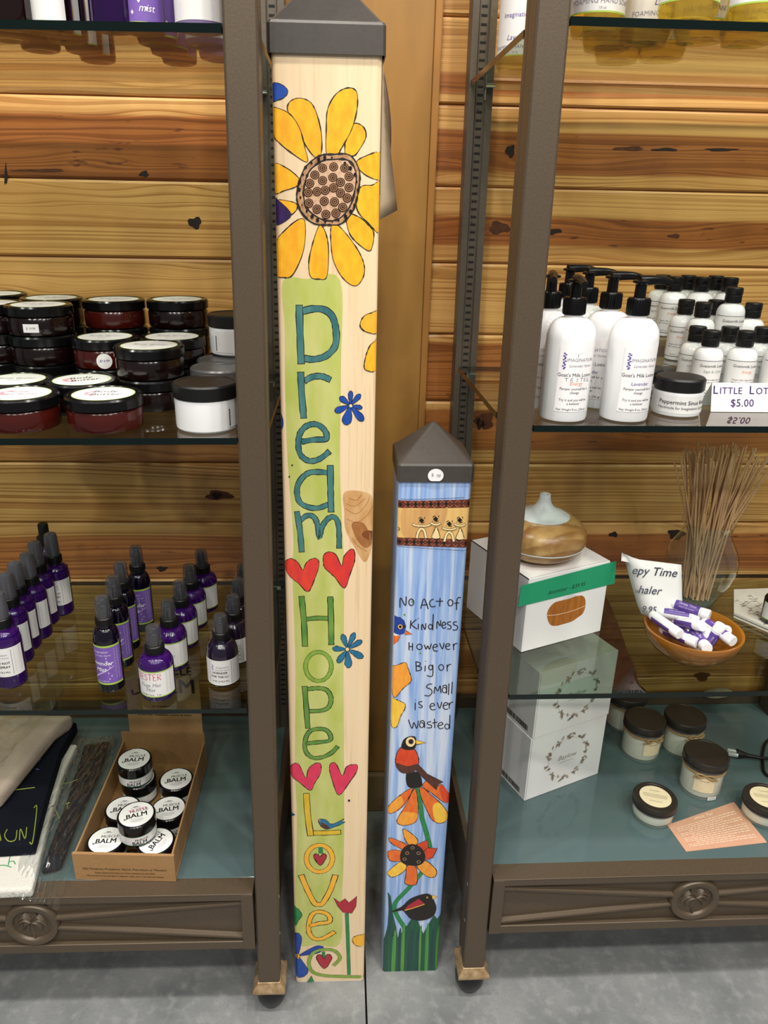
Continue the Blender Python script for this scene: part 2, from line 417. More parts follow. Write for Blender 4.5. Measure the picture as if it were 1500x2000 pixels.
# ================================================================== SHELF UNITS
W_, D_ = .0333, .0601
LEANED = {}; ZBACK = .2507+.0215
def shelf_unit(side, label):
    """side -1: the left unit (near post at its right end), +1: the right unit"""
    xo, yo, rot, lean, W = (-.0911, 0.0, 0.0, .0108, .715) if side < 0 else (.1977, .0162, .0112, -.0086, .703)
    c, s = math.cos(rot), math.sin(rot)
    def Mp(u, v, z):                     # u from the near outer corner, v from the front, with the post's slight lean
        dx = side*u; return (xo+c*dx-s*v+lean*z, yo+s*dx+c*v, z)
    def Mf(u, v, z):
        dx = side*u; return (xo+c*dx-s*v, yo+s*dx+c*v, z)
    root = thing('shelf_unit', label, 'shelf', (0, 0, 0), 0, 'bronze display shelves')
    zt = 1.72
    prof = [(.0025, 0), (W_-.0025, 0), (W_, .0025), (W_, D_), (.007, D_), (.002, D_-.006), (.002, .041), (.006, .037), (.006, .032), (0, .029), (0, .0025)]
    for near in (True, False):
        mir = (lambda u: u) if near else (lambda u: W-u)
        mb = MB(); mb.prism([(mir(u), v) for u, v in prof], .055, zt, BRONZE, Mp)
        p = mb.build('front_post', root, bevel=.0008, smooth=0)
        if near:
            for zz in (.225, .150):
                b = MB(); b.lathe([(0, .0022), (.0026, .0014), (.0036, 0)], STEEL, 14, M=lambda x, y, z, zz=zz: Mp(-z+.001, .016+x, zz+y)); b.build('bolt', p)
        mb = MB(); w2 = .0135
        def ring(g, z): return [(mir(-g), -g), (mir(W_+g), -g), (mir(W_+g), D_*.62+g), (mir(-g), D_*.62+g)]
        rings = [ring(.0006, .0645), ring(.0022, .060), ring(.0075, .0545), ring(.0088, .051), ring(.0080, .0475), ring(.004, .046)]
        zs = [.0645, .060, .0545, .051, .0475, .046]
        vs = [Mp(u, v, z) for R, z in zip(rings, zs) for u, v in R]; fs = []
        for i in range(len(zs)-1): fs += [(4*i+j, 4*i+(j+1) % 4, 4*i+4+(j+1) % 4, 4*i+4+j) for j in range(4)]
        fs += [(3, 2, 1, 0), tuple(range(4*len(zs)-4, 4*len(zs)))]
        mb.add(vs, fs, COPPER); ft = mb.build('foot_cap', root, bevel=.0008, smooth=40)
        ft['label'] = 'worn copper coloured flared foot cap'
        mb = MB(); cx, cy = mir(W_*.45), .018
        mb.lathe([(.017, .047), (.0215, .040), (.0235, .030), (.0228, .018), (.018, .007), (.010, .001), (0, 0)], RUBBER, 28, M=lambda x, y, z: Mp(cx+x, cy+y, z)); g = mb.build('glide', ft)
        g['label'] = 'black rubber glide'
        # rear post with slotted standard
        mb = MB(); v0 = .378
        rp = [(.001, v0), (.010, v0), (.0115, v0+.002), (.0115, v0+.004), (.0245, v0+.004), (.0245, v0+.002), (.026, v0), (.0355, v0), (.0355, v0+.034), (.001, v0+.034)]
        mb.prism([(mir(u), v) for u, v in rp], .03, zt, BRONZE_D, Mp)
        for i in range(116):
            z = .30+i*.01085
            if i % 14 == 9: mb.box(mir(.0150), mir(.0165), v0+.0036, v0+.0045, z+.004, z+.0055, SLOT, Mp)
            mb.box(mir(.0138), mir(.0218), v0+.0034, v0+.0045, z, z+.0028, SLOT, Mp)
        mb.build('rear_post', root, smooth=0)
        # end panel between the posts
        mb = MB(); mb.box(mir(.003), mir(.012), D_, v0, .1376, .2515, BRONZE, Mf); mb.build('end_panel', root, bevel=.001, smooth=0)
    # front apron
    f0, f1, zb, zt2 = W_+.0006, W-W_-.0006, .1376, .2507
    mb = MB(); mb.box(f0, f1, .008, .014, zb, zt2-.0038, BRONZE, Mf)
    mb.box(f0, f1, 0.0, .0085, zt2-.0155, zt2-.0037, BRONZE, Mf); mb.box(f0, f1, 0.0, .0085, zb, zb+.0155, BRONZE, Mf)
    mb.box(f0, f0+.018, -.0006, .0085, zb-.0004, zt2-.0040, BRONZE, Mf); mb.box(f1-.018, f1, -.0006, .0085, zb-.0004, zt2-.0040, BRONZE, Mf)
    ap = mb.build('apron', root, bevel=.0012, smooth=0)
    um, zm = W/2, (zb+zt2)/2-.001
    for sgn in (-1, 1):
        for zz0, zz1 in ((.034, .0085), (-.036, -.0085)):
            mb = MB(); ua = um+sgn*(um-f0-.012); ub = um+sgn*.026
            prof4 = [(-.0056, .0085), (-.0042, .0035), (-.0012, .0028), (.0012, .0006), (.0040, .0010), (.0056, .0085)]
            vs = [Mf(ua, q[1], zm+zz0+q[0]) for q in prof4]+[Mf(ub, q[1], zm+zz1+q[0]) for q in prof4]
            mb.add(vs, [(i, i+1, i+7, i+6) for i in range(5)], BRONZE); mb.build('relief_rib', ap, smooth=40)
    mb = MB(); F = lambda x, y, z: Mf(um+x, -z, zm+y)
    mb.lathe([(.0395, -.0085), (.0395, -.004), (.037, .0005), (.030, .0012), (.0275, -.0006), (.0265, -.0040), (0, -.0044)], BRONZE, 44, M=F, sx=1.0, sy=1.02)
    md = mb.build('medallion', ap, smooth=50)
    mb = MB(); q = lambda x, y, h: Mf(um+side*x, .0044-h, zm+y)
    def blade(pts, w):
        P = smooth_path(pts, 5); n = len(P); vs = []
        for i, p in enumerate(P):
            t = P[min(i+1, n-1)]-P[max(i-1, 0)]; t = t/np.linalg.norm(t); nn = np.array([-t[1], t[0]]); ww = w*(.35+.65*math.sin(PI*(i+.6)/(n+.2)))
            vs += [q(*(p+nn*ww), 0), q(*p, .0042), q(*(p-nn*ww), 0)]
        mb.add(vs, [f for i in range(n-1) for f in ((3*i, 3*i+1, 3*i+4, 3*i+3), (3*i+1, 3*i+2, 3*i+5, 3*i+4))], BRONZE)
    blade([(.001, -.0255), (-.0015, -.010), (.001, .006)], .0046)
    for pts in ([(0, .006), (-.009, .015), (-.019, .010)], [(0, .006), (-.012, .008), (-.021, -.001)], [(0, .006), (-.009, .001), (-.013, -.009)],
                [(0, .006), (.009, .015), (.019, .010)], [(0, .006), (.012, .008), (.021, -.001)], [(0, .006), (.009, .001), (.013, -.009)], [(0, .006), (-.002, .013), (-.010, .021)], [(0, .006), (.003, .015), (.010, .021)]):
        blade(pts, .0044)
    mb.build('palm_relief', md, smooth=40)
    mb = MB(); mb.box(f0, f1, -.0004, .030, zt2-.0036, zt2-.0021, BRONZE, Mf); mb.box(f0, f1, .0145, .030, zt2-.012, zt2-.0037, BRONZE, Mf); mb.build('base_rail', root, bevel=.0012, smooth=0)
    mb = MB(); mb.box(.012, W-.012, .4215, .4390, zt2-.05, zt2+.0215, BRONZE, Mf); mb.build('back_rail', root, bevel=.0012, smooth=0)
    LEANED[root] = Mp
    return root, Mf, W
UL, ML, WL = shelf_unit(-1, 'bronze metal display shelf on the left of the two painted poles')
UR, MR, WR = shelf_unit(1, 'bronze metal display shelf on the right of the two painted poles')

def glass_shelf(Mf, W, root, z, depth, label, tilt=0.0, bottom=False, clips=True, thick=.0078):
    mb = MB(); y0 = .0015
    if bottom:
        poly = [(W_+.001, .030), (W-W_-.001, .030), (W-W_-.001, D_+.003), (W-.012, D_+.003), (W-.012, depth), (.036 if False else .0125, depth), (.0125, D_+.003), (W_+.001, D_+.003)]
        m, me, th = GLASS_B, GLASS_BE, .006
    else:
        poly = [(W_+.0008, y0), (W-W_-.0008, y0), (W-W_-.0008, D_+.003), (W-.003, D_+.003), (W-.003, depth), (.003, depth), (.003, D_+.003), (W_+.0008, D_+.003)]
        m, me, th = GLASS, GLASS_E, thick
    T = lambda u, v, zz: Mf(u, v, zz+tilt*(u-.35))
    if not bottom: T = lambda u, v, zz: LEANED[root](u, v, zz+tilt*(u-.35))
    mb.prism(poly, z-th, z, m, T, me)
    o = mb.build('glass_shelf', bevel=.0007, bseg=1, smooth=0)
    tag(o, label, 'shelf', 'glass shelves')
    if clips and not bottom:
        for near in (True, False):
            mir = (lambda u: u) if near else (lambda u: W-u)
            mb = MB(); zz = z-th+tilt*((0 if near else W)-.35)-.0006; d2 = min(depth, .376)
            mb.box(mir(.011), mir(.024), .362 if d2 > .36 else d2-.014, .3815, zz-.0022, zz, STEEL, Mf)
            mb.box(mir(.0125), mir(.0235), .3785, .3815, zz-.016, zz-.002, STEEL, Mf)
            mb.build('shelf_clip', root, bevel=.0005, smooth=0)
    return o
glass_shelf(ML, WL, UL, 1.3295, .405, 'top glass shelf of the left display, holding tall bottles', -.009)
glass_shelf(ML, WL, UL, .9315, .36, 'middle glass shelf of the left display, under the jars', -.009)
glass_shelf(ML, WL, UL, .5707, .365, 'lower glass shelf of the left display, under the purple spray bottles')
glass_shelf(ML, WL, UL, .2485, .415, 'bottom dark glass panel of the left display, under the balm box', bottom=True)
glass_shelf(MR, WR, UR, 1.3499, .405, 'top glass shelf of the right display, holding yellow soap bottles')
glass_shelf(MR, WR, UR, .9468, .36, 'middle glass shelf of the right display, under the white lotion bottles')
glass_shelf(MR, WR, UR, .5770, .355, 'lower glass shelf of the right display, under the diffuser and bowl')
glass_shelf(MR, WR, UR, .2485, .42, 'bottom dark glass panel of the right display, under the candles', bottom=True)
# ================================================================== PAINTED POLES
CAPM = pm('dark_bronze_cap', '47423e', .42, .1, .5, .25, (200, 200, 200), '38332f', .03)
def grain_material(name, base, cols, sx, sz, rough=.3):
    """painted or printed face: vertical streaks between a few tones"""
    m = pm(name, base, rough, 0, .5); nt = m.node_tree; N = nt.nodes; L = nt.links; b = N['Principled BSDF']
    tc = N.new('ShaderNodeTexCoord'); prev = None
    for i, (c, k, lo, hi, amt) in enumerate(cols):
        mp = N.new('ShaderNodeMapping'); mp.inputs['Scale'].default_value = (sx*k, sx*k, sz*k); mp.inputs['Location'].default_value = (i*3.7, 0, i*1.9)
        nz = N.new('ShaderNodeTexNoise'); nz.inputs['Scale'].default_value = 1; nz.inputs['Detail'].default_value = 3
        L.new(tc.outputs['Object'], mp.inputs[0]); L.new(mp.outputs[0], nz.inputs['Vector'])
        r = N.new('ShaderNodeMapRange'); r.inputs[1].default_value = lo; r.inputs[2].default_value = hi; r.inputs[4].default_value = amt; L.new(nz.outputs[0], r.inputs[0])
        x = N.new('ShaderNodeMix'); x.data_type = 'RGBA'; L.new(r.outputs[0], x.inputs['Factor']); x.inputs['B'].default_value = lin(c)
        if prev is None: x.inputs['A'].default_value = lin(base)
        else: L.new(prev, x.inputs['A'])
        prev = x.outputs['Result']
    L.new(prev, b.inputs['Base Color']); return m
MAPLE = grain_material('pale_maple_print', 'e6cca6', [('dcbb8c', 1, .52, .7, .5), ('cfa87a', 3.5, .58, .66, .4), ('ecd8b6', .6, .5, .7, .5)], 70, 2.2)
SKY = grain_material('streaked_blue_paint', '84a4d8', [('aec4e6', 1, .42, .62, .9), ('688fcb', 1.6, .52, .68, .7), ('cfd8e6', .55, .50, .62, .85), ('96b3de', 4, .5, .7, .5)], 130, 6)
def paint(name, c, c2=None, s=(160, 160, 70), var=.7): return pm('paint_'+name, c, .32, 0, .5, var if c2 else 0, s, c2)
BURN = pm('burnt_outline', '1c110a', .5)
A = dict(green=paint('green_wash', 'afb858', 'c9c882', (40, 40, 14), .8), teal=paint('teal', '34676a', '568884', (120, 120, 30)), hope=paint('leaf_green', '4c7f36', '7c9e40', (60, 60, 25)), olive=paint('olive_green', '769b36', '8fae46'),
         yellow=paint('sun_yellow', 'f2b62a', 'e89a22'), gold=paint('gold', 'f0a92c', 'e8bd45'), lemon=paint('lemon', 'ddb92e', 'c9a52a'), red=paint('heart_red', 'd8392a', 'c42d3a'), scarlet=paint('heart_scarlet', 'e2442a', 'c8303a'),
         pink=paint('heart_pink', 'dc3a5a', 'c72e50'), crim=paint('crimson', 'b0293a', '96212f'), blue=paint('royal_blue', '2450a8', '1a3a88'), sea=paint('sea_blue', '2a7396', '1f5a80'), purple=paint('deep_purple', '3a2458', '241640'),
         seed=paint('seed_brown', 'c39b73', '8a5a36', (300, 300, 300)), ring=paint('seed_ring', '4a2a18', '2c170c', (400, 400, 400)), tan=paint('tan_wood', 'd9ab6a', 'e8c778', (90, 90, 10)), knot=paint('knot_tan', 'c08d55', 'dcb887', (60, 60, 30)), knotd=paint('knot_dark', '7a4422'),
         band=paint('oxide_band', '6d3524', '4a2218', (200, 200, 200)), lat=paint('oxide_line', 'b0705a'), black=paint('paint_black', '16130f', '241a12', (200, 200, 200)), cream=paint('cream', 'f0d9a0', 'e6c890'), orange=paint('orange', 'e5762a', 'd85522'), amber=paint('amber', 'f0a63a', 'e88a2e'),
         vermil=paint('vermilion', 'd94a22', 'c53a1c'), corn=paint('corn_yellow', 'f2c747', 'e9b038'), stem=paint('stem_green', '1f7a3e', '2f8a50', (200, 200, 60)), grass=paint('grass_green', '1f5a3a', '17463f', (220, 220, 12)), grassd=paint('grass_deep', '173f45', '1f5236', (220, 220, 12)), grassl=paint('grass_light', '3f8a48', '6a9a3e', (220, 220, 12)),
         navy=paint('bird_blue', '1f43a0', '17337c'), umber=paint('umber', '5a3328', '3a2018'), white=paint('paint_white', 'ece6da'))

class Face:
    """draws on the front of a pole: pixels of a zoomed crop -> the pole's front plane, a touch above the surface"""
    def __init__(self, mb, org, hw, lean, corner=.0045):
        self.mb, self.org, self.hw, self.lean, self.cr = mb, np.array(org, float), hw, lean, corner; self.k = 0
        self.n = np.array([0, -1, lean]); self.set(0, 0, 1)
    def set(self, x0, y0, s): self.x0, self.y0, self.s = x0, y0, s; self.k = 8; return self
    def uz(self, p):
        q = at_plane(self.x0+p[0]/self.s, self.y0+p[1]/self.s, self.org, self.n); return q[0]-self.org[0], q[2]
    def F(self):
        off = .00010+.000009*self.k
        def f(u, z):
            u = max(-self.hw+.0004, min(self.hw-.0004, u)); e = abs(u)-(self.hw-self.cr); d = 0
            if e > 0: d = self.cr-math.sqrt(max(0, self.cr**2-e*e))
            return (u, d-off, z)
        return f
    def conv(self, pts): return [self.uz(p) for p in pts]
    def px(self): a = self.uz((500, 800)); b = self.uz((501, 800)); return abs(b[0]-a[0])
    def fill(self, pts, m, outline=4.0, smooth=True, wob=True):
        P = smooth_path(self.conv(pts), 5, True) if smooth else [np.array(p) for p in self.conv(pts)]
        if len(P) >= 3:
            self.k += 1
            PP = [(max(-self.hw+.0003, min(self.hw-.0003, p[0])), p[1]) for p in P]; Q = []
            for p in PP:
                if not Q or (abs(p[0]-Q[-1][0])+abs(p[1]-Q[-1][1])) > 1e-6: Q.append(p)
            self.sliced(Q, A[m] if isinstance(m, str) else m)
        if outline:
            self.k += 1; w = outline*1.35*self.px()
            W = [w*(.55+.9*rnd.random()**2) if wob else w for _ in P]
            self.mb.ribbon(P, W, self.F(), BURN, True)
    def sliced(self, Q, m):
        """fill a shape that may run on to the rounded corners: cut it at the corner's folds"""
        e = self.hw-self.cr; lim = [self.hw-.0004, self.hw-self.cr*.22, self.hw-self.cr*.55, e]
        us = [p[0] for p in Q]
        if max(us) <= e and min(us) >= -e: self.mb.poly(Q, self.F(), m); return
        def clip(P, c, s):
            o = []
            for i, a in enumerate(P):
                b = P[(i+1) % len(P)]; ia, ib = s*(a[0]-c) <= 1e-9, s*(b[0]-c) <= 1e-9
                if ia: o.append(a)
                if ia != ib:
                    t = (c-a[0])/(b[0]-a[0]); o.append((c, a[1]+t*(b[1]-a[1])))
            return o
        cuts = [-l for l in lim]+lim[::-1]; cuts[0] -= 1e-4; cuts[-1] += 1e-4
        for a, b in zip(cuts, cuts[1:]):
            P = clip(clip(Q, b, 1), a, -1)
            if len(P) >= 3 and max(p[0] for p in P)-min(p[0] for p in P) > 1e-5: self.mb.poly(P, self.F(), m)
    def line(self, pts, w, m, outline=8.0, smooth=True, closed=False):
        P = smooth_path(self.conv(pts), 5, closed) if smooth else [np.array(p) for p in self.conv(pts)]
        k = self.px()
        if outline:
            self.k += 1; Q = list(P)
            if not closed:
                d0 = Q[0]-Q[1]; d1 = Q[-1]-Q[-2]
                Q[0] = Q[0]+d0/np.linalg.norm(d0)*outline*.5*k; Q[-1] = Q[-1]+d1/np.linalg.norm(d1)*outline*.5*k
            self.mb.ribbon(Q, [(w+outline*(.6+.9*rnd.random()))*k for _ in Q], self.F(), BURN, closed)
        self.k += 1; self.mb.ribbon(P, w*k, self.F(), A[m] if isinstance(m, str) else m, closed)
    def dot(self, c, r, m, rx=1.0, ol=0, n=16): self.fill([(c[0]+r*rx*math.cos(2*PI*i/n), c[1]+r*math.sin(2*PI*i/n)) for i in range(n)], m, ol, False)
    def petal(self, c, tip, w, m, ol=3.0):
        c, t = np.array(c, float), np.array(tip, float); d = t-c; n = np.array([-d[1], d[0]]); n /= np.linalg.norm(n); w = w/2
        self.fill([c+d*.04, c+d*.35+n*w*.6, c+d*.75+n*w, c+d*.96+n*w*.5, t, c+d*.96-n*w*.5, c+d*.75-n*w, c+d*.35-n*w*.6], m, ol)
    def loop(self, c, rx, ry): return [(c[0]+rx*math.cos(2*PI*i/14-1.4), c[1]+ry*math.sin(2*PI*i/14-1.4)) for i in range(14)]

def pole_body(hw, h, mat, plastic):
    mb = MB(); c = .0045; pr = []
    for cx, cy, a0 in ((hw-c, 2*hw-c, 0), (-hw+c, 2*hw-c, 90), (-hw+c, c, 180), (hw-c, c, 270)):
        for i in range(5):
            a = math.radians(a0+i*22.5); pr.append((cx+c*math.cos(a), cy+c*math.sin(a)))
    mb.prism(pr, .0022, h, mat)
    ins = [(x*.985, hw+(y-hw)*.985) for x, y in pr]; mb.prism(ins, 0, .0022, plastic)
    return mb

def cap_mesh(hw, z0, zb, apex, g):
    mb = MB(); a, b, y = hw+g, hw+g*.75, hw
    def rg(s, z, r=.003):
        o = []
        for sx, sy in ((1, 1), (-1, 1), (-1, -1), (1, -1)):
            o += ([(sx*(s), y+sy*(s-r), z), (sx*(s-r), y+sy*s, z)] if sx*sy > 0 else [(sx*(s-r), y+sy*s, z), (sx*s, y+sy*(s-r), z)])
        return o
    R = [rg(a-.0012, z0), rg(a, z0), rg(b+.0006, zb-.0035), rg(b-.0008, zb-.0008), rg(b-.004, zb+.0012)]
    vs = [p for r in R for p in r]; fs = []
    for i in range(len(R)-1): fs += [(8*i+j, 8*i+(j+1) % 8, 8*i+8+(j+1) % 8, 8*i+8+j) for j in range(8)]
    t = len(vs); ap = rg(.004, apex-.0025, .002); vs += ap; vs.append((0, y, apex))
    fs += [(t-8+j, t-8+(j+1) % 8, t+(j+1) % 8, t+j) for j in range(8)]+[(t+j, t+(j+1) % 8, t+8) for j in range(8)]
    mb.add(vs, fs, CAPM); return mb

# ---------------- the tall pole: Dream, Hope, Love
TX, TY, THW, TL = -.014, .0457, .0557, .0041
tall = thing('garden_pole', 'tall pale wooden pole painted with a sunflower and the words Dream, Hope and Love', 'pole', (TX, TY, 0), 0)
mb = pole_body(THW, 1.33, MAPLE, WHITEP)
f = Face(mb, (TX, TY, 0), THW, TL)
f.set(0, 0, 1); f.k = 0
f.fill([(553, 549), (600, 545), (664, 547), (666, 700), (664, 900), (667, 1000), (672, 1110), (671, 1300), (672, 1500), (672, 1650), (668, 1750), (664, 1842), (620, 1845), (581, 1841), (577, 1760), (580, 1600), (576, 1500), (577, 1300), (571, 1120), (573, 1050), (562, 900), (557, 760), (556, 640)], 'green', 0)
f.set(500, 540, 3)
f.fill([(520, 1262), (655, 1268), (688, 1330), (684, 1480), (682, 1570), (640, 1672), (580, 1590), (525, 1480), (518, 1380)], 'knot', 0)
f.fill([(560, 1450), (620, 1440), (660, 1490), (680, 1560), (640, 1590), (590, 1540)], paint('knot_mid', 'a8703f', '8d5a30'), 0); f.fill([(640, 1490), (684, 1495), (682, 1545), (650, 1540), (620, 1515)], 'knotd', 0)
for q in ([(525, 1330), (580, 1345), (640, 1300)], [(522, 1360), (590, 1390), (650, 1330), (665, 1290)], [(530, 1420), (590, 1440), (650, 1400), (682, 1350)], [(545, 1300), (590, 1310), (620, 1275)], [(560, 1530), (600, 1580), (650, 1610)]): f.line(q, 2.2, 'knotd', 0)
for x in (545, 590, 640, 668): f.line([(x-2, 640), (x+3, 900), (x-4, 1240)], 1.0, paint('grain_line', 'd9bb90'), 0)
f.set(500, 0, 3)
f.fill([(85, 495), (140, 490), (187, 530), (165, 572), (110, 592), (88, 590)], 'blue')
for P_ in ([(110, 1175), (200, 1180), (240, 1200), (230, 1240), (180, 1260)],
           [(350, 925), (290, 850), (250, 740), (188, 655), (195, 600), (250, 575), (320, 600), (360, 680), (385, 800), (380, 910)],
           [(300, 950), (200, 890), (130, 830), (98, 780), (92, 640), (130, 635), (200, 670), (255, 750), (285, 860)],
           [(525, 905), (525, 820), (555, 750), (585, 722), (630, 745), (645, 800), (610, 870), (575, 912)],
           [(415, 905), (412, 760), (420, 640), (470, 550), (540, 515), (590, 540), (592, 640), (560, 760), (500, 870), (475, 905)],
           [(585, 960), (640, 915), (742, 898), (742, 1045), (650, 1030)], [(610, 1100), (680, 1085), (742, 1080), (735, 1355), (660, 1310), (590, 1220)],
           [(530, 1255), (600, 1270), (660, 1320), (690, 1365), (682, 1440), (660, 1470), (590, 1420), (545, 1360)],
           [(440, 1330), (470, 1315), (520, 1360), (600, 1470), (635, 1560), (625, 1630), (580, 1675), (510, 1630), (455, 1530), (440, 1430)],
           [(375, 1320), (410, 1370), (425, 1470), (415, 1620), (370, 1635), (320, 1620), (310, 1530), (340, 1400)],
           [(270, 1280), (290, 1340), (275, 1480), (215, 1610), (160, 1625), (115, 1600), (115, 1430), (190, 1330)],
           [(100, 965), (180, 985), (255, 1050), (240, 1090), (170, 1115), (104, 1125)]): f.fill(P_, 'yellow', 5)
f.fill([(104, 1165), (150, 1190), (205, 1250), (180, 1290), (110, 1312)], 'purple', 3)
f.fill([(250, 1080), (290, 980), (370, 915), (450, 905), (550, 910), (605, 1000), (600, 1120), (565, 1240), (500, 1310), (430, 1318), (340, 1310), (270, 1250), (240, 1170)], 'seed', 9)
f.fill([(285, 1080), (315, 1000), (385, 945), (450, 935), (540, 940), (585, 1010), (580, 1110), (550, 1210), (485, 1282), (400, 1290), (310, 1235), (280, 1160)], paint('seed_light', 'd2b294', 'b98a66', (300, 300, 300)), 10)
for c_ in ((390, 985), (455, 978), (520, 985), (345, 1025), (450, 1040), (545, 1035), (390, 1058), (315, 1075), (495, 1068), (545, 1098), (305, 1128), (358, 1122), (405, 1115), (455, 1100), (495, 1130), (535, 1160), (310, 1190), (400, 1178), (460, 1182), (358, 1225), (410, 1256), (468, 1248), (508, 1215)):
    f.dot(c_, 27, 'ring'); f.line(f.loop(c_, 19, 19), 3.0, paint('ring_light', 'b08a66'), 0, True, True); f.line(f.loop(c_, 9, 9), 2.5, paint('ring_light', 'b08a66'), 0, True, True)
for i in range(26):
    a = 2*PI*i/26; f.dot((425+172*math.cos(a)+3*math.sin(9*a), 1112+190*math.sin(a)), 9+4*math.sin(5*i), 'black', .8)
f.set(500, 540, 3)   # Dream
f.line([(268, 205), (330, 190), (400, 195), (450, 240), (470, 330), (462, 410), (410, 465), (340, 485), (285, 480)], 32, 'teal'); f.line([(253, 170), (258, 340), (265, 510)], 34, 'teal')
f.line([(285, 612), (330, 588), (385, 585), (435, 605)], 30, 'teal'); f.line([(262, 562), (268, 690), (280, 828)], 32, 'teal')
f.line([(268, 968), (340, 956), (412, 950), (405, 905), (370, 872), (330, 865), (290, 880), (258, 920), (248, 985), (262, 1045), (310, 1080), (370, 1070), (430, 1025)], 28, 'teal')
f.line([(430, 1150), (370, 1145), (310, 1150), (262, 1190), (240, 1250), (255, 1320), (310, 1352), (370, 1355), (420, 1335)], 28, 'teal'); f.line([(435, 1108), (437, 1240), (440, 1378)], 32, 'teal')
f.line([(258, 1430), (300, 1400), (340, 1410), (362, 1460), (372, 1530), (385, 1470), (420, 1420), (455, 1408), (480, 1440), (487, 1520), (487, 1590)], 27, 'teal'); f.line([(240, 1378), (258, 1490), (268, 1612)], 30, 'teal')
for t_, w_ in (((555, 670), 28), ((612, 690), 30), ((622, 770), 26), ((628, 845), 42), ((525, 868), 56), ((462, 790), 38), ((492, 705), 34)): f.petal((553, 755), t_, w_, 'blue')
f.dot((555, 757), 9, 'cream')
f.fill([(610, 290), (630, 235), (680, 212), (722, 210), (720, 325), (650, 325)], 'gold', 5); f.line([(715, 240), (668, 265), (712, 292)], 3, BURN, 0, False); f.fill([(665, 410), (690, 385), (720, 375), (715, 540), (640, 545), (640, 480)], 'yellow', 5)
f.dot((212, 1105), 5, 'black'); f.dot((195, 1172), 5, 'black')
f.fill([(130, 810), (150, 815), (160, 860), (150, 895), (135, 905)], 'blue', 3)
f.set(500, 1050, 3.2609)   # Hope
f.fill([(180, 180), (195, 145), (225, 133), (265, 155), (298, 205), (320, 160), (360, 133), (395, 140), (400, 185), (375, 260), (332, 345), (270, 290), (215, 245)], 'scarlet', 4)
f.fill([(428, 150), (432, 110), (465, 90), (510, 110), (545, 180), (560, 120), (600, 75), (627, 85), (628, 150), (600, 230), (563, 322), (500, 250), (440, 195)], 'red', 4)
f.line([(315, 520), (390, 512), (470, 515)], 26, 'hope'); f.line([(290, 375), (305, 530), (312, 690)], 30, 'hope'); f.line([(473, 378), (478, 530), (480, 680)], 30, 'hope')
f.line(f.loop((398, 820), 82, 92), 24, 'olive', 5, True, True)
f.line([(325, 965), (390, 958), (450, 970), (478, 1020), (465, 1075), (420, 1100), (335, 1105)], 24, 'hope'); f.line([(310, 948), (320, 1080), (330, 1212)], 28, 'hope')
f.line([(315, 1310), (390, 1303), (470, 1290), (470, 1250), (440, 1222), (390, 1218), (340, 1235), (314, 1290), (317, 1360), (360, 1400), (420, 1398), (480, 1370), (520, 1330)], 24, 'hope')
for t_, w_ in (((550, 615), 36), ((628, 605), 34), ((675, 655), 34), ((682, 762), 42), ((590, 828), 46), ((520, 795), 38), ((488, 705), 34)): f.petal((582, 710), t_, w_, 'sea')
f.dot((582, 710), 12, 'cream', 1, 2)
f.fill([(217, 1480), (235, 1440), (275, 1445), (316, 1530), (335, 1470), (375, 1438), (412, 1440), (410, 1500), (375, 1560), (345, 1608), (280, 1560), (230, 1520)], 'pink', 4)
f.fill([(468, 1470), (480, 1435), (510, 1440), (550, 1515), (575, 1460), (610, 1445), (645, 1448), (640, 1490), (600, 1550), (530, 1638), (490, 1560)], 'pink', 4)
f.dot((200, 1050), 5, 'black')
f.set(480, 1500, 3)   # Love
f.line([(378, 380), (460, 380), (555, 375)], 28, 'lemon'); f.line([(355, 150), (363, 270), (380, 395)], 30, 'lemon')
f.fill([(425, 305), (440, 298), (470, 303), (505, 328), (575, 298), (560, 312), (580, 318), (520, 345), (475, 358), (440, 340)], 'sea', 3); f.fill([(440, 320), (470, 330), (490, 352), (450, 350)], 'umber', 0); f.fill([(420, 302), (436, 300), (436, 312)], 'orange', 0, False)
f.line(f.loop((432, 530), 76, 78), 25, 'gold', 5, True, True); f.line([(438, 462), (440, 500)], 26, 'stem', 0, False)
def heart(x, y, s, m): f.fill([(x, y+s), (x-s*.95, y-s*.2), (x-s*.8, y-s*.75), (x-s*.3, y-s*.7), (x, y-s*.3), (x+s*.35, y-s*.8), (x+s*.85, y-s*.7), (x+s*.9, y-s*.1)], m, 4)
heart(436, 532, 38, 'crim')
f.line([(325, 628), (362, 715), (402, 790), (428, 798), (452, 790), (495, 715), (525, 628)], 28, 'gold')
f.line([(368, 925), (430, 910), (490, 900), (485, 862), (440, 842), (395, 852), (372, 900), (370, 960), (400, 998), (450, 998), (520, 960)], 24, 'gold')
f.line([(592, 850), (598, 1000), (605, 1210)], 20, 'stem', 2)
f.fill([(515, 760), (550, 785), (582, 765), (605, 788), (650, 750), (645, 810), (622, 850), (570, 845), (540, 810)], 'crim', 3, False)
f.fill([(252, 805), (300, 820), (330, 860), (310, 890), (290, 925), (262, 890)], 'stem', 3)
f.fill([(248, 265), (288, 270), (262, 288), (248, 288)], 'sea', 2); f.dot((605, 190), 7, 'black')
f.petal((305, 1100), (455, 1050), 44, 'navy', 2); f.petal((305, 1100), (300, 965), 54, 'navy', 2); f.petal((305, 1100), (328, 1225), 88, 'blue', 2); f.petal((305, 1100), (268, 1078), 30, 'navy', 2); f.petal((305, 1100), (268, 1140), 30, 'navy', 2)
f.dot((303, 1102), 15, 'yellow', 1, 3)
f.line([(515, 1155), (552, 1112), (520, 1070), (450, 1062), (392, 1085), (370, 1140), (388, 1190), (450, 1213), (560, 1220), (690, 1222)], 20, 'olive', 3)
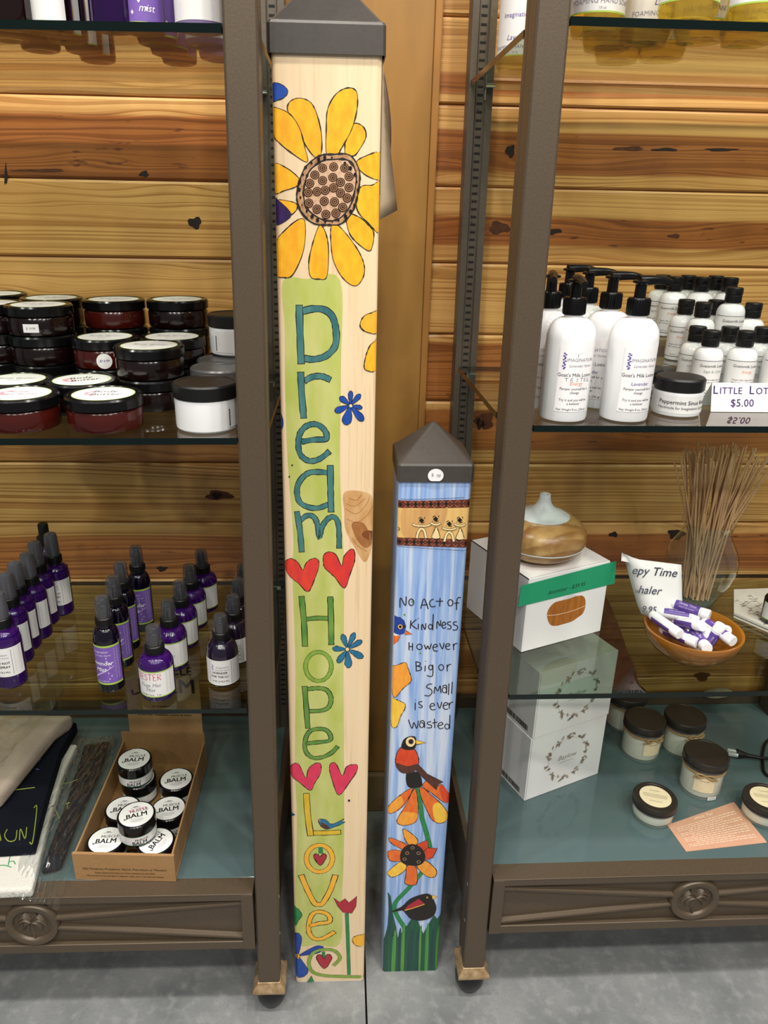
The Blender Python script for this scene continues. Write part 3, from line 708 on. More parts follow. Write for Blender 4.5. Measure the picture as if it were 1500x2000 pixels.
f.line([(455, 1075), (458, 1118)], 18, 'stem', 2, False); heart(460, 1128, 46, 'crim'); f.fill([(385, 1215), (400, 1250), (360, 1252)], 'stem', 2, False)
f.fill([(700, 978), (640, 985), (625, 1010), (650, 1040), (700, 1035)], 'gold', 3)
bd = mb.build('body', tall, smooth=30, fix=False)
# shear the body so its front leans as the pole stands
for v in bd.data.vertices: v.co.y += TL*v.co.z
mb = cap_mesh(THW, 1.318, 1.3475, 1.405, .0035); cp = mb.build('cap', tall, (0, TL*1.33, 0), smooth=25)
TAG = pm('printed_tag_card', 'a8957c', .6, 0, .3, .5, (60, 60, 20), '7c7358'); TAGW = pm('tag_card_edge', 'e4ddd0', .6)
mb = MB()
for k, (ya, gr, z0, m) in enumerate(((.014, .021, 1.165, TAG), (.034, .013, 1.190, pm('printed_tag_back', '8f7a6c', .6, 0, .3, .4, (60, 60, 20), '75645a')))):
    P0 = []
    for j in range(11):
        t = j/10; z = 1.317-(1.317-z0)*t; g = gr*(t**1.1 if k == 0 else math.sin(PI*min(t*.75+.05, 1)))
        P0.append((THW+.0006, ya-.006*t, z)); P0.append((THW+.0012+g, ya+.026+.01*t, z+.010*t))
    mb.add(P0, [(2*j, 2*j+1, 2*j+3, 2*j+2) for j in range(10)], m)
tg = mb.build('hang_tag', tall, smooth=60, fix=False); sm = tg.modifiers.new('thickness', 'SOLIDIFY'); sm.thickness = .0006
tg['label'] = 'folded printed card hanging at the side'


# ---------------- the short pole: No act of kindness
SX, SY, SHW, SL = .1188, .0624, .0458, .0005
short = thing('garden_pole', 'short blue pole painted with birds, flowers and a sentence on kindness', 'pole', (SX, SY, 0), 0)
mb = pole_body(SHW, .872, SKY, WHITEP)
f = Face(mb, (SX, SY, 0), SHW, SL)
f.set(740, 800, 6.25)
f.line([(240, 1090), (500, 1095), (1130, 1070)], 5, BURN, 0)
f.fill([(234, 1108), (500, 1112), (1140, 1095), (1130, 1195), (700, 1205), (232, 1200)], 'band', 3, False)
f.fill([(232, 1200), (700, 1205), (1130, 1195), (1105, 1585), (600, 1570), (220, 1562)], 'tan', 0, False)
f.fill([(400, 1215), (760, 1210), (840, 1215), (700, 1560), (330, 1560), (270, 1400), (280, 1215)], paint('tan_dark', 'c4925a', 'dcb070', (90, 90, 10)), 0)
f.fill([(215, 1560), (600, 1568), (1100, 1585), (1090, 1685), (600, 1672), (205, 1655)], 'band', 3, False)
for (xa, ya, xb, yb) in ((262, 1158, 1100, 1145), (248, 1608, 1068, 1632)):
    for i in range(10):
        t = i/9; x, y = xa+(xb-xa)*t, ya+(yb-ya)*t
        f.line([(x-48, y-42), (x+48, y+42)], 7, 'lat', 0, False); f.line([(x-48, y+42), (x+48, y-42)], 7, 'lat', 0, False)
        f.fill([(x, y-27), (x+27, y), (x, y+27), (x-27, y)], 'black' if i not in (7, 8) else 'umber', 0, False)
for (x, y, a, l) in ((520, 1350, 110, 1), (692, 1332, 60, 0), (858, 1392, 85, 1), (985, 1345, 65, 0)):
    f.line([(x-a, y+48), (x-a*.4, y+66), (x+a*.4, y+68), (x+a, y+50)], 20, 'cream', 9)
    f.fill([(x, y-32), (x+32, y), (x, y+32), (x-32, y)], 'black', 0, False)
    for sx_, sy_ in ((-1, -1), (1, -1), (-1, 1), (1, 1)): f.line([(x+sx_*22-16*sy_*sx_*sx_, y+sy_*36-6), (x+sx_*36, y+sy_*22)], 9, 'black', 0, False)
    if l: f.line([(x-60, y+215), (x-35, y+130), (x, y+100), (x+35, y+130), (x+55, y+215)], 26, 'cream', 9)
    else: f.fill([(x-45, y+230), (x-20, y+150), (x+8, y+95), (x+40, y+170), (x+48, y+235)], 'cream', 7)
f.line([(228, 1440), (252, 1442), (250, 1470), (228, 1472)], 8, BURN, 0, False)
f.line([(215, 1665), (600, 1690), (1085, 1720)], 5, BURN, 0)
f.set(720, 1100, 5.2632)
LET = [[(322, 455), (328, 355), (378, 435), (385, 340)], ('o', 438, 400, 25, 34), [(535, 465), (570, 365), (612, 470)], [(548, 428), (606, 425)], [(668, 368), (640, 380), (626, 410), (645, 446), (688, 440)], [(735, 355), (730, 442)], [(690, 390), (765, 388)], ('o', 840, 405, 26, 32), [(948, 355), (925, 350), (908, 380), (903, 478)], [(880, 412), (930, 405)],
       [(434, 585), (428, 670)], [(492, 575), (442, 628), (498, 674)], [(512, 620), (510, 680)], [(513, 563), (512, 569)], [(545, 685), (550, 625), (580, 680), (588, 615)], ('o', 635, 652, 20, 24), [(664, 522), (658, 688)], [(700, 672), (705, 598), (735, 642), (740, 585)], [(752, 640), (790, 630), (784, 608), (765, 606), (752, 640), (770, 668), (797, 655)], [(848, 600), (815, 606), (812, 625), (845, 645), (840, 672), (808, 673)], [(908, 600), (875, 606), (872, 628), (910, 645), (905, 682), (863, 685)],
       [(415, 810), (415, 893)], [(452, 820), (450, 897)], [(415, 855), (450, 855)], ('o', 522, 858, 27, 28), [(572, 835), (590, 882), (606, 848), (625, 882), (645, 825)], [(660, 865), (705, 855), (698, 835), (675, 836), (660, 865), (675, 900), (712, 900)], [(730, 820), (758, 880), (776, 818)], [(790, 857), (832, 845), (825, 826), (800, 832), (790, 860), (810, 885), (838, 880)], [(870, 825), (875, 892)], [(874, 852), (890, 826), (914, 825)],
       [(486, 1010), (490, 1108)], [(480, 1010), (528, 1022), (524, 1048), (492, 1055)], [(492, 1055), (540, 1068), (534, 1096), (485, 1107)], [(582, 1050), (578, 1110)], [(585, 1004), (584, 1010)], ('o', 637, 1070, 20, 24), [(660, 1042), (658, 1148), (630, 1162), (598, 1152)], ('o', 745, 1070, 25, 30), [(806, 1040), (808, 1110)], [(808, 1068), (825, 1042), (848, 1038)],
       [(652, 1240), (612, 1245), (596, 1275), (640, 1295), (650, 1330), (620, 1362), (573, 1356)], [(672, 1338), (682, 1270), (710, 1312), (735, 1258), (742, 1332)], ('o', 778, 1302, 22, 28), [(802, 1255), (800, 1338)], [(757, 1265), (785, 1250), (802, 1262)], [(826, 1235), (820, 1352)], [(860, 1218), (853, 1340)],
       [(478, 1430), (478, 1508)], [(481, 1402), (480, 1408)], [(552, 1420), (520, 1425), (520, 1448), (550, 1465), (545, 1482), (513, 1480)], [(630, 1472), (676, 1460), (665, 1440), (642, 1445), (630, 1475), (650, 1505), (688, 1500)], [(705, 1430), (730, 1490), (752, 1423)], [(765, 1467), (812, 1450), (800, 1430), (776, 1440), (765, 1475), (785, 1500), (818, 1495)], [(825, 1433), (830, 1494)], [(830, 1458), (845, 1432), (868, 1425)],
       [(408, 1605), (445, 1697), (465, 1635), (495, 1697), (512, 1618)], ('o', 545, 1662, 22, 26), [(574, 1632), (575, 1692)], [(525, 1628), (555, 1615), (574, 1632)], [(642, 1625), (606, 1635), (610, 1655), (645, 1665), (640, 1690), (598, 1690)], [(675, 1598), (680, 1692)], [(652, 1642), (708, 1632)], [(710, 1672), (762, 1655), (750, 1635), (725, 1642), (712, 1675), (735, 1700), (768, 1690)], ('o', 805, 1677, 22, 26), [(836, 1558), (832, 1702)]]
for q in LET:
    f.k = 30
    if q[0] == 'o': f.line(f.loop(q[1:3], q[3], q[4]), 10, BURN, 0, True, True)
    else: f.line(q, 10.5, BURN, 0, True)
f.k = 10
for c_ in ((368, 530), (448, 395), (530, 925)): f.dot(c_, 10, 'hope')
f.fill([(248, 540), (320, 555), (365, 590), (382, 650), (365, 720), (320, 735), (245, 720)], 'navy', 5, False); f.line([(262, 640), (300, 655)], 9, 'black', 0); f.line([(345, 655), (380, 645)], 22, 'black', 0); f.dot((325, 652), 27, 'tan', 1, 4); f.dot((325, 652), 15, 'black')
f.fill([(378, 690), (448, 730), (370, 735)], 'orange', 6, False); f.fill([(248, 722), (310, 738), (250, 752)], 'white', 0, False); f.fill([(242, 748), (325, 745), (300, 800), (248, 845)], 'orange', 4, False)
f.fill([(232, 1085), (310, 1040), (380, 1020), (405, 1080), (435, 1170), (430, 1220), (350, 1290), (265, 1380), (230, 1260)], 'amber', 6)
f.fill([(225, 1395), (330, 1420), (375, 1450), (370, 1500), (330, 1570), (300, 1660), (270, 1690), (235, 1670), (222, 1540)], 'corn', 6)
f.set(720, 1420, 3.8462)
f.k = 14
f.line([(355, 455), (388, 580), (400, 680), (430, 780), (462, 905)], 34, 'stem', 2); f.line([(400, 1090), (300, 1210), (200, 1320), (205, 1400), (280, 1520)], 34, 'stem', 2)
f.fill([(315, 460), (250, 500), (170, 570), (143, 620), (150, 645), (180, 645), (250, 600), (300, 530), (330, 470)], 'orange', 4); f.fill([(235, 520), (170, 572), (146, 620), (152, 642), (180, 642), (240, 600), (262, 560)], 'amber', 0)
f.fill([(345, 460), (310, 520), (270, 600), (220, 680), (215, 720), (260, 738), (330, 725), (365, 690), (372, 600), (362, 500)], 'orange', 4); f.fill([(255, 640), (222, 685), (218, 718), (260, 734), (328, 722), (362, 690), (366, 650), (310, 640)], 'amber', 0)
f.fill([(380, 455), (400, 540), (440, 630), (480, 700), (540, 722), (595, 690), (590, 640), (540, 570), (470, 510), (420, 465)], 'orange', 4); f.fill([(480, 610), (500, 700), (540, 719), (592, 690), (588, 642), (540, 575), (500, 570)], 'corn', 0)
f.fill([(405, 430), (450, 400), (510, 440), (550, 430), (590, 490), (620, 515), (616, 565), (560, 560), (480, 500), (420, 460)], 'orange', 4); f.fill([(530, 450), (560, 440), (612, 515), (610, 562), (560, 556)], 'vermil', 0)
f.fill([(285, 345), (280, 400), (300, 450), (360, 455), (400, 440), (395, 380), (370, 340), (320, 335)], 'black', 0)
f.fill([(350, 315), (380, 288), (440, 350), (560, 412), (522, 430), (510, 472), (440, 410), (370, 340)], 'umber', 3, False)
f.fill([(245, 150), (215, 190), (203, 240), (212, 285), (290, 300), (368, 280), (374, 230), (347, 170), (300, 165)], 'vermil', 5); f.fill([(205, 268), (215, 312), (255, 345), (330, 340), (378, 290), (362, 276), (290, 292)], 'umber', 0)
f.fill([(248, 158), (250, 120), (270, 85), (310, 68), (350, 72), (356, 110), (347, 160), (300, 172)], 'black', 0); f.dot((315, 110), 38, 'cream', 1, 3); f.dot((318, 108), 20, 'umber'); f.dot((318, 108), 14, 'black')
f.fill([(354, 95), (430, 118), (357, 130)], 'corn', 4, False)
for P_, m in (([(260, 765), (310, 790), (370, 850), (335, 900), (290, 870), (265, 820)], 'amber'), ([(155, 830), (220, 850), (300, 890), (280, 925), (200, 890), (160, 860)], 'orange'), ([(150, 930), (245, 930), (250, 1000), (160, 1000)], 'orange'), ([(145, 1085), (240, 1010), (285, 1050), (240, 1100), (180, 1125), (150, 1110)], 'corn'),
              ([(290, 1040), (350, 1045), (365, 1110), (355, 1180), (275, 1175), (280, 1110)], 'orange'), ([(360, 1040), (420, 1000), (490, 1050), (512, 1090), (490, 1125), (430, 1115)], 'amber')): f.fill(P_, m, 4)
f.fill([(360, 880), (445, 845), (447, 905), (405, 960)], 'vermil', 4, False); f.fill([(415, 930), (445, 905), (514, 910), (480, 980), (415, 1000)], 'vermil', 4, False)
f.fill([(235, 970), (250, 920), (290, 885), (340, 878), (395, 905), (425, 960), (415, 1010), (370, 1038), (290, 1035), (245, 1010)], 'black', 0)
for c_ in ((330, 905), (290, 945), (375, 945), (375, 1010), (270, 990)): f.line(f.loop(c_, 12, 10), 4, 'seed', 0, True, True)
f.fill([(168, 1388), (250, 1345), (310, 1290), (400, 1255), (460, 1255), (490, 1300), (508, 1360), (480, 1420), (400, 1450), (320, 1440), (280, 1400), (250, 1375)], 'black', 2)
f.fill([(265, 1375), (300, 1335), (375, 1288), (422, 1325), (350, 1350), (300, 1366)], 'crim', 0, False); f.line([(270, 1375), (340, 1355), (420, 1328)], 7, 'corn', 0); f.dot((440, 1278), 7, 'corn'); f.dot((441, 1278), 4, 'black'); f.fill([(474, 1260), (516, 1272), (480, 1292)], 'corn', 2, False)
f.fill([(100, 1600), (150, 1465), (165, 1450), (145, 1240), (165, 1270), (180, 1400), (205, 1500), (218, 1580), (290, 1490), (320, 1440), (365, 1450), (410, 1550), (490, 1410), (515, 1440), (560, 1400), (550, 1835), (95, 1835)], 'grass', 2, False)
for x0_, x1_, m in ((110, 140, 'grassd'), (170, 200, 'grassl'), (240, 265, 'grassl'), (215, 235, 'grassd'), (285, 330, 'grassd'), (375, 390, 'grassl'), (345, 372, 'grassd'), (420, 445, 'grassl'), (455, 490, 'grassd'), (500, 530, 'grassl')):
    ya = 1600+((x0_*37) % 60); f.fill([(x0_, 1830), (x0_+(x1_-x0_)*.4, ya-60), (x0_+(x1_-x0_)*.75+12, ya-130), (x1_+6, ya-40), (x1_-4, 1830)], m, 0)
f.fill([(140, 1560), (150, 1380), (146, 1250), (166, 1300), (176, 1450), (190, 1570)], 'grassd', 0, False)
sb = mb.build('body', short, smooth=30, fix=False)
for v in sb.data.vertices: v.co.y += SL*v.co.z
mb = cap_mesh(SHW, .862, .8865, .9275, .0018); cp2 = mb.build('cap', short, smooth=25)
c0 = at_y(851, 929, SY-.003); mb = MB(); pts = []
for i in range(24):
    a = 2*PI*i/24; pts.append((.0098*math.cos(a), max(-.0072, .0088*math.sin(a))))
G = lambda x, y: (c0[0]-SX+x, -.0024-.0008+.03*(y+.007), c0[2]+y)
mb.poly(pts, G, PAPER)
mb.text('$', .006, lambda x, y: (lambda p: (p[0], p[1]-.0002, p[2]))(G(x, y)), GREY_INK, -.004, -.001); mb.text('98', .0055, lambda x, y: (lambda p: (p[0], p[1]-.0002, p[2]))(G(x, y)), GREY_INK, .003, -.002, shear=.3)
st = mb.build('price_sticker', short, smooth=0, fix=False); st['label'] = 'round white handwritten price sticker on the cap'
# ================================================================== LEFT DISPLAY: JARS
VIOLET = clear('violet_plastic', '5a1f8c', '3d0f66', .55, ior=1.5, gain=1.3)
VIOLET_D = clear('dark_violet_plastic', '200c30', '0c0416', .8, ior=1.5, gain=1.3)
VIOLET_M = clear('smoky_violet_plastic', '5a4668', '241830', .6, ior=1.5, gain=1.5)
CAPC = clear('clear_cap', 'c9c9cd', 'a4a4aa', .10, ior=1.5, gain=1.5)
CAPF = clear('frosted_cap', '8a8a90', '6e6e75', .45, ior=1.5, gain=1.2, rough=.12)
GREYLID = pm('grey_sealed_lid', '4b4a4a', .3, 0, .5)

def lid_text(mb, kind, r, z):
    F = lambda x, y: (x, y, z)
    P = {'butter': (('Body', .0135, .0, .006, .25), ('Butter', .0135, .002, -.008, .25)), 'rosy': (('Rose', .011, -.003, .006, .25), ('Body Butter', .0085, 0, -.006, .25)), 'plain': (('Body Butter', .009, 0, .002, .25), ('lavender', .005, 0, -.008, 0))}[kind]
    for s, sz, x, y, sh in P: mb.text(s, sz, F, {'butter': INK, 'rosy': PINK_INK, 'plain': GREY_INK}[kind], x, y, shear=sh)
    mb.text('8 oz', .004, F, GREY_INK, 0, -.019)
    if kind != 'plain':
        for i in range(5):
            a = 2.2+i*.5; mb.poly([(x_*.004+.016*math.cos(a)-.004, y_*.004+.011*math.sin(a)+.002) for x_, y_ in ((1, 0), (.3, .9), (-.8, .6), (-.8, -.6), (.3, -.9))], lambda x, y: (x, y, z-.00002), pm('pale_rose', 'e9a9b4', .6))

def make_jar(body, kind, sticker=None, r=.0425, hb=.0255, hl=.0135):
    t = thing('cosmetic_jar', '-', 'jar', group='body butter jars')
    mb = MB(); mb.lathe([(0, .0012), (r-.004, .0004), (r-.001, .0018), (r, .005), (r, hb-.003), (r-.0014, hb-.0008), (r-.0035, hb), (r-.0035, hb+.004)], body, 40); mb.build('jar_body', t)
    mb = MB(); R = r+.0014
    mb.lathe([(R-.001, hb+.0004), (R, hb+.0012), (R, hb+hl-.0022), (R-.0016, hb+hl), (R-.0042, hb+hl), (R-.0048, hb+hl-.0007), (0, hb+hl-.0007)], BLACKP, 44)
    for k in range(0): pass
    l = mb.build('lid', t)
    if kind:
        mb = MB(); z = hb+hl-.0004; rr = R-.0085
        mb.lathe([(rr, z), (0, z)], PAPER, 40); mb.lathe([(rr, z+.00005), (rr-.0011, z+.00005)], LIME, 40)
        lid_text(mb, kind, rr, z+.0001); mb.build('lid_label', l, smooth=0, fix=False)
    if sticker == 'round':
        mb = MB(); F = lambda x, y: ((r+.0003)*math.sin((x+.006)/r), -(r+.0003)*math.cos((x+.006)/r), .0125+y)
        mb.add([F(0, 0)]+[F(.0100*math.cos(2*PI*i/20), .0100*math.sin(2*PI*i/20)) for i in range(20)], [(0, 1+i, 1+(i+1) % 20) for i in range(20)], PAPER)
        G = lambda x, y: tuple(np.array(F(x, y))*np.array((1.004, 1.004, 1))); mb.text('$14.99', .0045, G, PURPLE_INK, 0, -.001, shear=.3); mb.build('price_sticker', t, smooth=0, fix=False)
    if sticker == 'square':
        mb = MB(); F = lambda x, y: ((r+.0003)*math.sin(x/r), -(r+.0003)*math.cos(x/r), .012+y)
        mb.add([F(x, y) for x in (-.010, 0, .010) for y in (-.0055, .0055)], [(0, 2, 3, 1), (2, 4, 5, 3)], PAPER); G = lambda x, y: tuple(np.array(F(x, y))*np.array((1.006, 1.006, 1))); mb.text('$ 14.99', .004, G, GREY_INK, 0, -.0012); mb.build('price_sticker', t, smooth=0, fix=False)
    return t
JH = .039; ZM = .9315
def on_tilt(p): return ZM-.009*((-.0911-p[0])-.35)+.0004
jars = {}
def put_jar(px, py, lev, key, label, rz=0.0, off=(0, 0)):
    z0 = ZM+.003
    p = at_z(px, py, z0+(lev+1)*JH); x, y = p[0]+off[0], p[1]+off[1]
    used = key in jars
    if not used: jars[key] = make_jar(*{'amber_butter': (AMBER, 'butter'), 'amber_rosy': (AMBER, 'rosy'), 'amber_plain': (AMBER, 'plain'), 'amber_sticker': (AMBER, 'plain', 'round'), 'dark_plain': (DARKA, 'plain'), 'dark_square': (DARKA, 'plain', 'square'), 'dark': (DARKA, None), 'dark_butter': (DARKA, 'butter')}[key])
    place(jars[key], used, (x, y, on_tilt((x, y))+lev*JH), rz, label, 'body butter jars'); return x, y
def stack(px, py, lev, keys, labels, rz=0.0):
    x = y = None
    for i, (k, l) in enumerate(zip(keys, labels)):
        L_ = lev-i; jx, jy = ((0, 0), (.0012, -.001), (-.0008, .0012))[i % 3]
        if i == 0: x, y = put_jar(px, py, L_, k, l, rz)
        else:
            used = k in jars
            if not used: jars[k] = make_jar(*{'dark': (DARKA, None), 'dark_plain': (DARKA, 'plain')}[k])
            place(jars[k], used, (x+jx, y+jy, on_tilt((x, y))+L_*JH), rz, l, 'body butter jars')
put_jar(202, 766, 0, 'amber_butter', 'amber jar with Body Butter lettered on its white lid label, front row', .12)
put_jar(36, 764, 0, 'amber_rosy', 'amber jar at the left end of the front row, red flower on its lid', .1)
put_jar(160, 738, 0, 'dark_butter', 'black lidded jar directly behind the Body Butter lettered amber jar', .5)
put_jar(30, 736, 0, 'dark_plain', 'black lidded jar behind the leftmost amber jar of the front row', .1)
stack(291, 672, 1, ['dark_plain', 'dark'], ['dark jar with white lid label, upper one left behind the white jar', 'dark jar underneath, lower one left behind the white jar'], -.1)
stack(205, 654, 1, ['amber_sticker', 'dark'], ['amber jar with a round white price sticker on its side', 'dark jar under the amber jar that has the round sticker'], .05)
stack(336, 655, 1, ['dark_plain', 'dark'], ['dark jar with a pale lid label, second row, nearest the bronze post', 'dark jar under the second row jar nearest the bronze post'], -.05)
stack(74, 590, 2, ['dark_square', 'dark', 'dark'], ['topmost dark jar with a small square white price sticker', 'dark jar second from the top under the one with the square sticker', 'dark jar at the foot of the square sticker stack'], .05)
stack(222, 581, 2, ['amber_plain', 'dark', 'dark'], ['reddish amber jar on top of the middle back stack', 'dark jar in the middle of the back stack topped by a reddish jar', 'dark jar at the bottom of the back stack topped by a reddish jar'])
stack(346, 582, 2, ['dark_plain', 'dark', 'dark'], ['dark jar topping the rightmost back stack of body butter', 'dark jar second from the top in the rightmost back stack', 'dark jar at the bottom of the rightmost back stack'])
stack(100, 577, 2, ['dark_plain', 'dark', 'dark'], ['dark jar on top, partly hidden behind the square sticker jar', 'dark jar in the middle of the stack behind the square sticker stack', 'dark jar at the foot of the stack behind the square sticker stack'])
stack(-22, 586, 2, ['dark_plain', 'dark', 'dark'], ['top jar of the stack cut off by the left picture edge', 'middle jar of the stack cut off by the left picture edge', 'lowest jar of the stack cut off by the left picture edge'])
stack(-8, 568, 2, ['dark_plain', 'dark', 'dark'], ['top jar of the rearmost stack at the far left', 'middle jar of the rearmost stack at the far left', 'lowest jar of the rearmost stack at the far left'])

def make_tub(lidm, label=True, r=.0365):
    t = thing('cream_tub', '-', 'jar', group='white cream tubs')
    mb = MB(); mb.lathe([(0, .001), (r-.003, .0), (r-.0006, .0022), (r-.0002, .006), (r, .036), (r-.002, .0375), (r-.002, .041)], WHITEP, 40); mb.build('jar_body', t)
    mb = MB(); R = r+.0012; mb.lathe([(R-.0006, .0372), (R, .038), (R, .0515), (R-.0018, .0535), (R-.0048, .0535), (R-.0056, .0527), (0, .0527)], lidm, 44); mb.build('lid', t)
    if label:
        mb = MB(); F = mb.wraplabel(r+.0003, .005, .033, .62, 2.5, LABELW)
        for i in range(4): mb.text('Moisturizing Cream'[:12+i], .0042, lambda x, y: F(.062+x, y), INK, 0, .026-i*.0062, align='LEFT')
        for i in range(9): mb.poly([(.0245+q[0]*.0012, .008+i*.0022+q[1]*.0012) for q in ((1, 0), (0, 1), (-1, 0), (0, -1))], F, INK)
        mb.build('label', t, smooth=60, fix=False)
    return t
tubs = {}
def put_tub(px, py, key, label, z=0.0, rz=0.0):
    p = at_z(px, py, ZM+.0545+z+.002); used = key in tubs
    if not used: tubs[key] = make_tub({'black': BLACKM, 'grey': GREYLID}[key])
    place(tubs[key], used, (p[0], p[1], on_tilt(p)+z), rz, label, 'white cream tubs'); return p
put_tub(401, 744, 'black', 'white tub with a matt black lid at the front, beside the bronze post', 0, .25)
put_tub(430, 715, 'grey', 'tub with a grey lid just behind the matt black lidded white tub', 0, 0)
p = put_tub(440, 700, 'grey', 'second grey lidded tub, farther back beside the bronze post', 0, 0)
t = copy_tree(tubs['black']); t.location = (p[0]+.010, p[1]+.045, on_tilt(p)); t['label'] = 'black lidded tub carrying the labelled white tub, nearest the wall'; t.rotation_euler = (0, 0, 0)
t = copy_tree(tubs['black']); t.location = (p[0]+.010, p[1]+.045, on_tilt(p)+.0537); t.rotation_euler = (0, 0, -1.35); t['label'] = 'labelled white tub raised on another tub, half behind the bronze post'

# ================================================================== LEFT DISPLAY: SPRAY BOTTLES
def sprayer(t, z, rc, hc, hcap, capm, rcap):
    mb = MB(); mb.lathe([(0, z), (rc-.0004, z), (rc, z+.0006), (rc, z+hc-.0012), (rc-.0012, z+hc), (rcap*.62, z+hc), (rcap*.62, z+hc+hcap*.55), (rcap*.5, z+hc+hcap*.6), (rcap*.5, z+hc+hcap*.86), (rcap*.38, z+hc+hcap*.9), (0, z+hc+hcap*.9)], BLACKM, 28)
    for i in range(24):
        a = 2*PI*i/24; mb.box(-.0003, .0003, -.0003, .0003, z+.001, z+hc-.0015, BLACKM, lambda x, y, q, a=a: ((rc+.0001)*math.cos(a)+x, (rc+.0001)*math.sin(a)+y, q))
    s = mb.build('sprayer', t)
    mb = MB(); mb.lathe([(.0011, 0), (.0009, .0012), (0, .0012)], STEEL, 10, M=lambda x, y, q: (x, -rcap*.5-q, z+hc+hcap*.74+y)); mb.build('nozzle', s)
    mb = MB(); zz = z+hc+.0004
    mb.lathe([(rcap, zz), (rcap+.0003, zz+.0008), (rcap*.93, zz+hcap*.82), (rcap*.80, zz+hcap*.95), (rcap*.5, zz+hcap), (0, zz+hcap)], capm, 28); c = mb.build('overcap', t); c['label'] = 'see-through overcap'

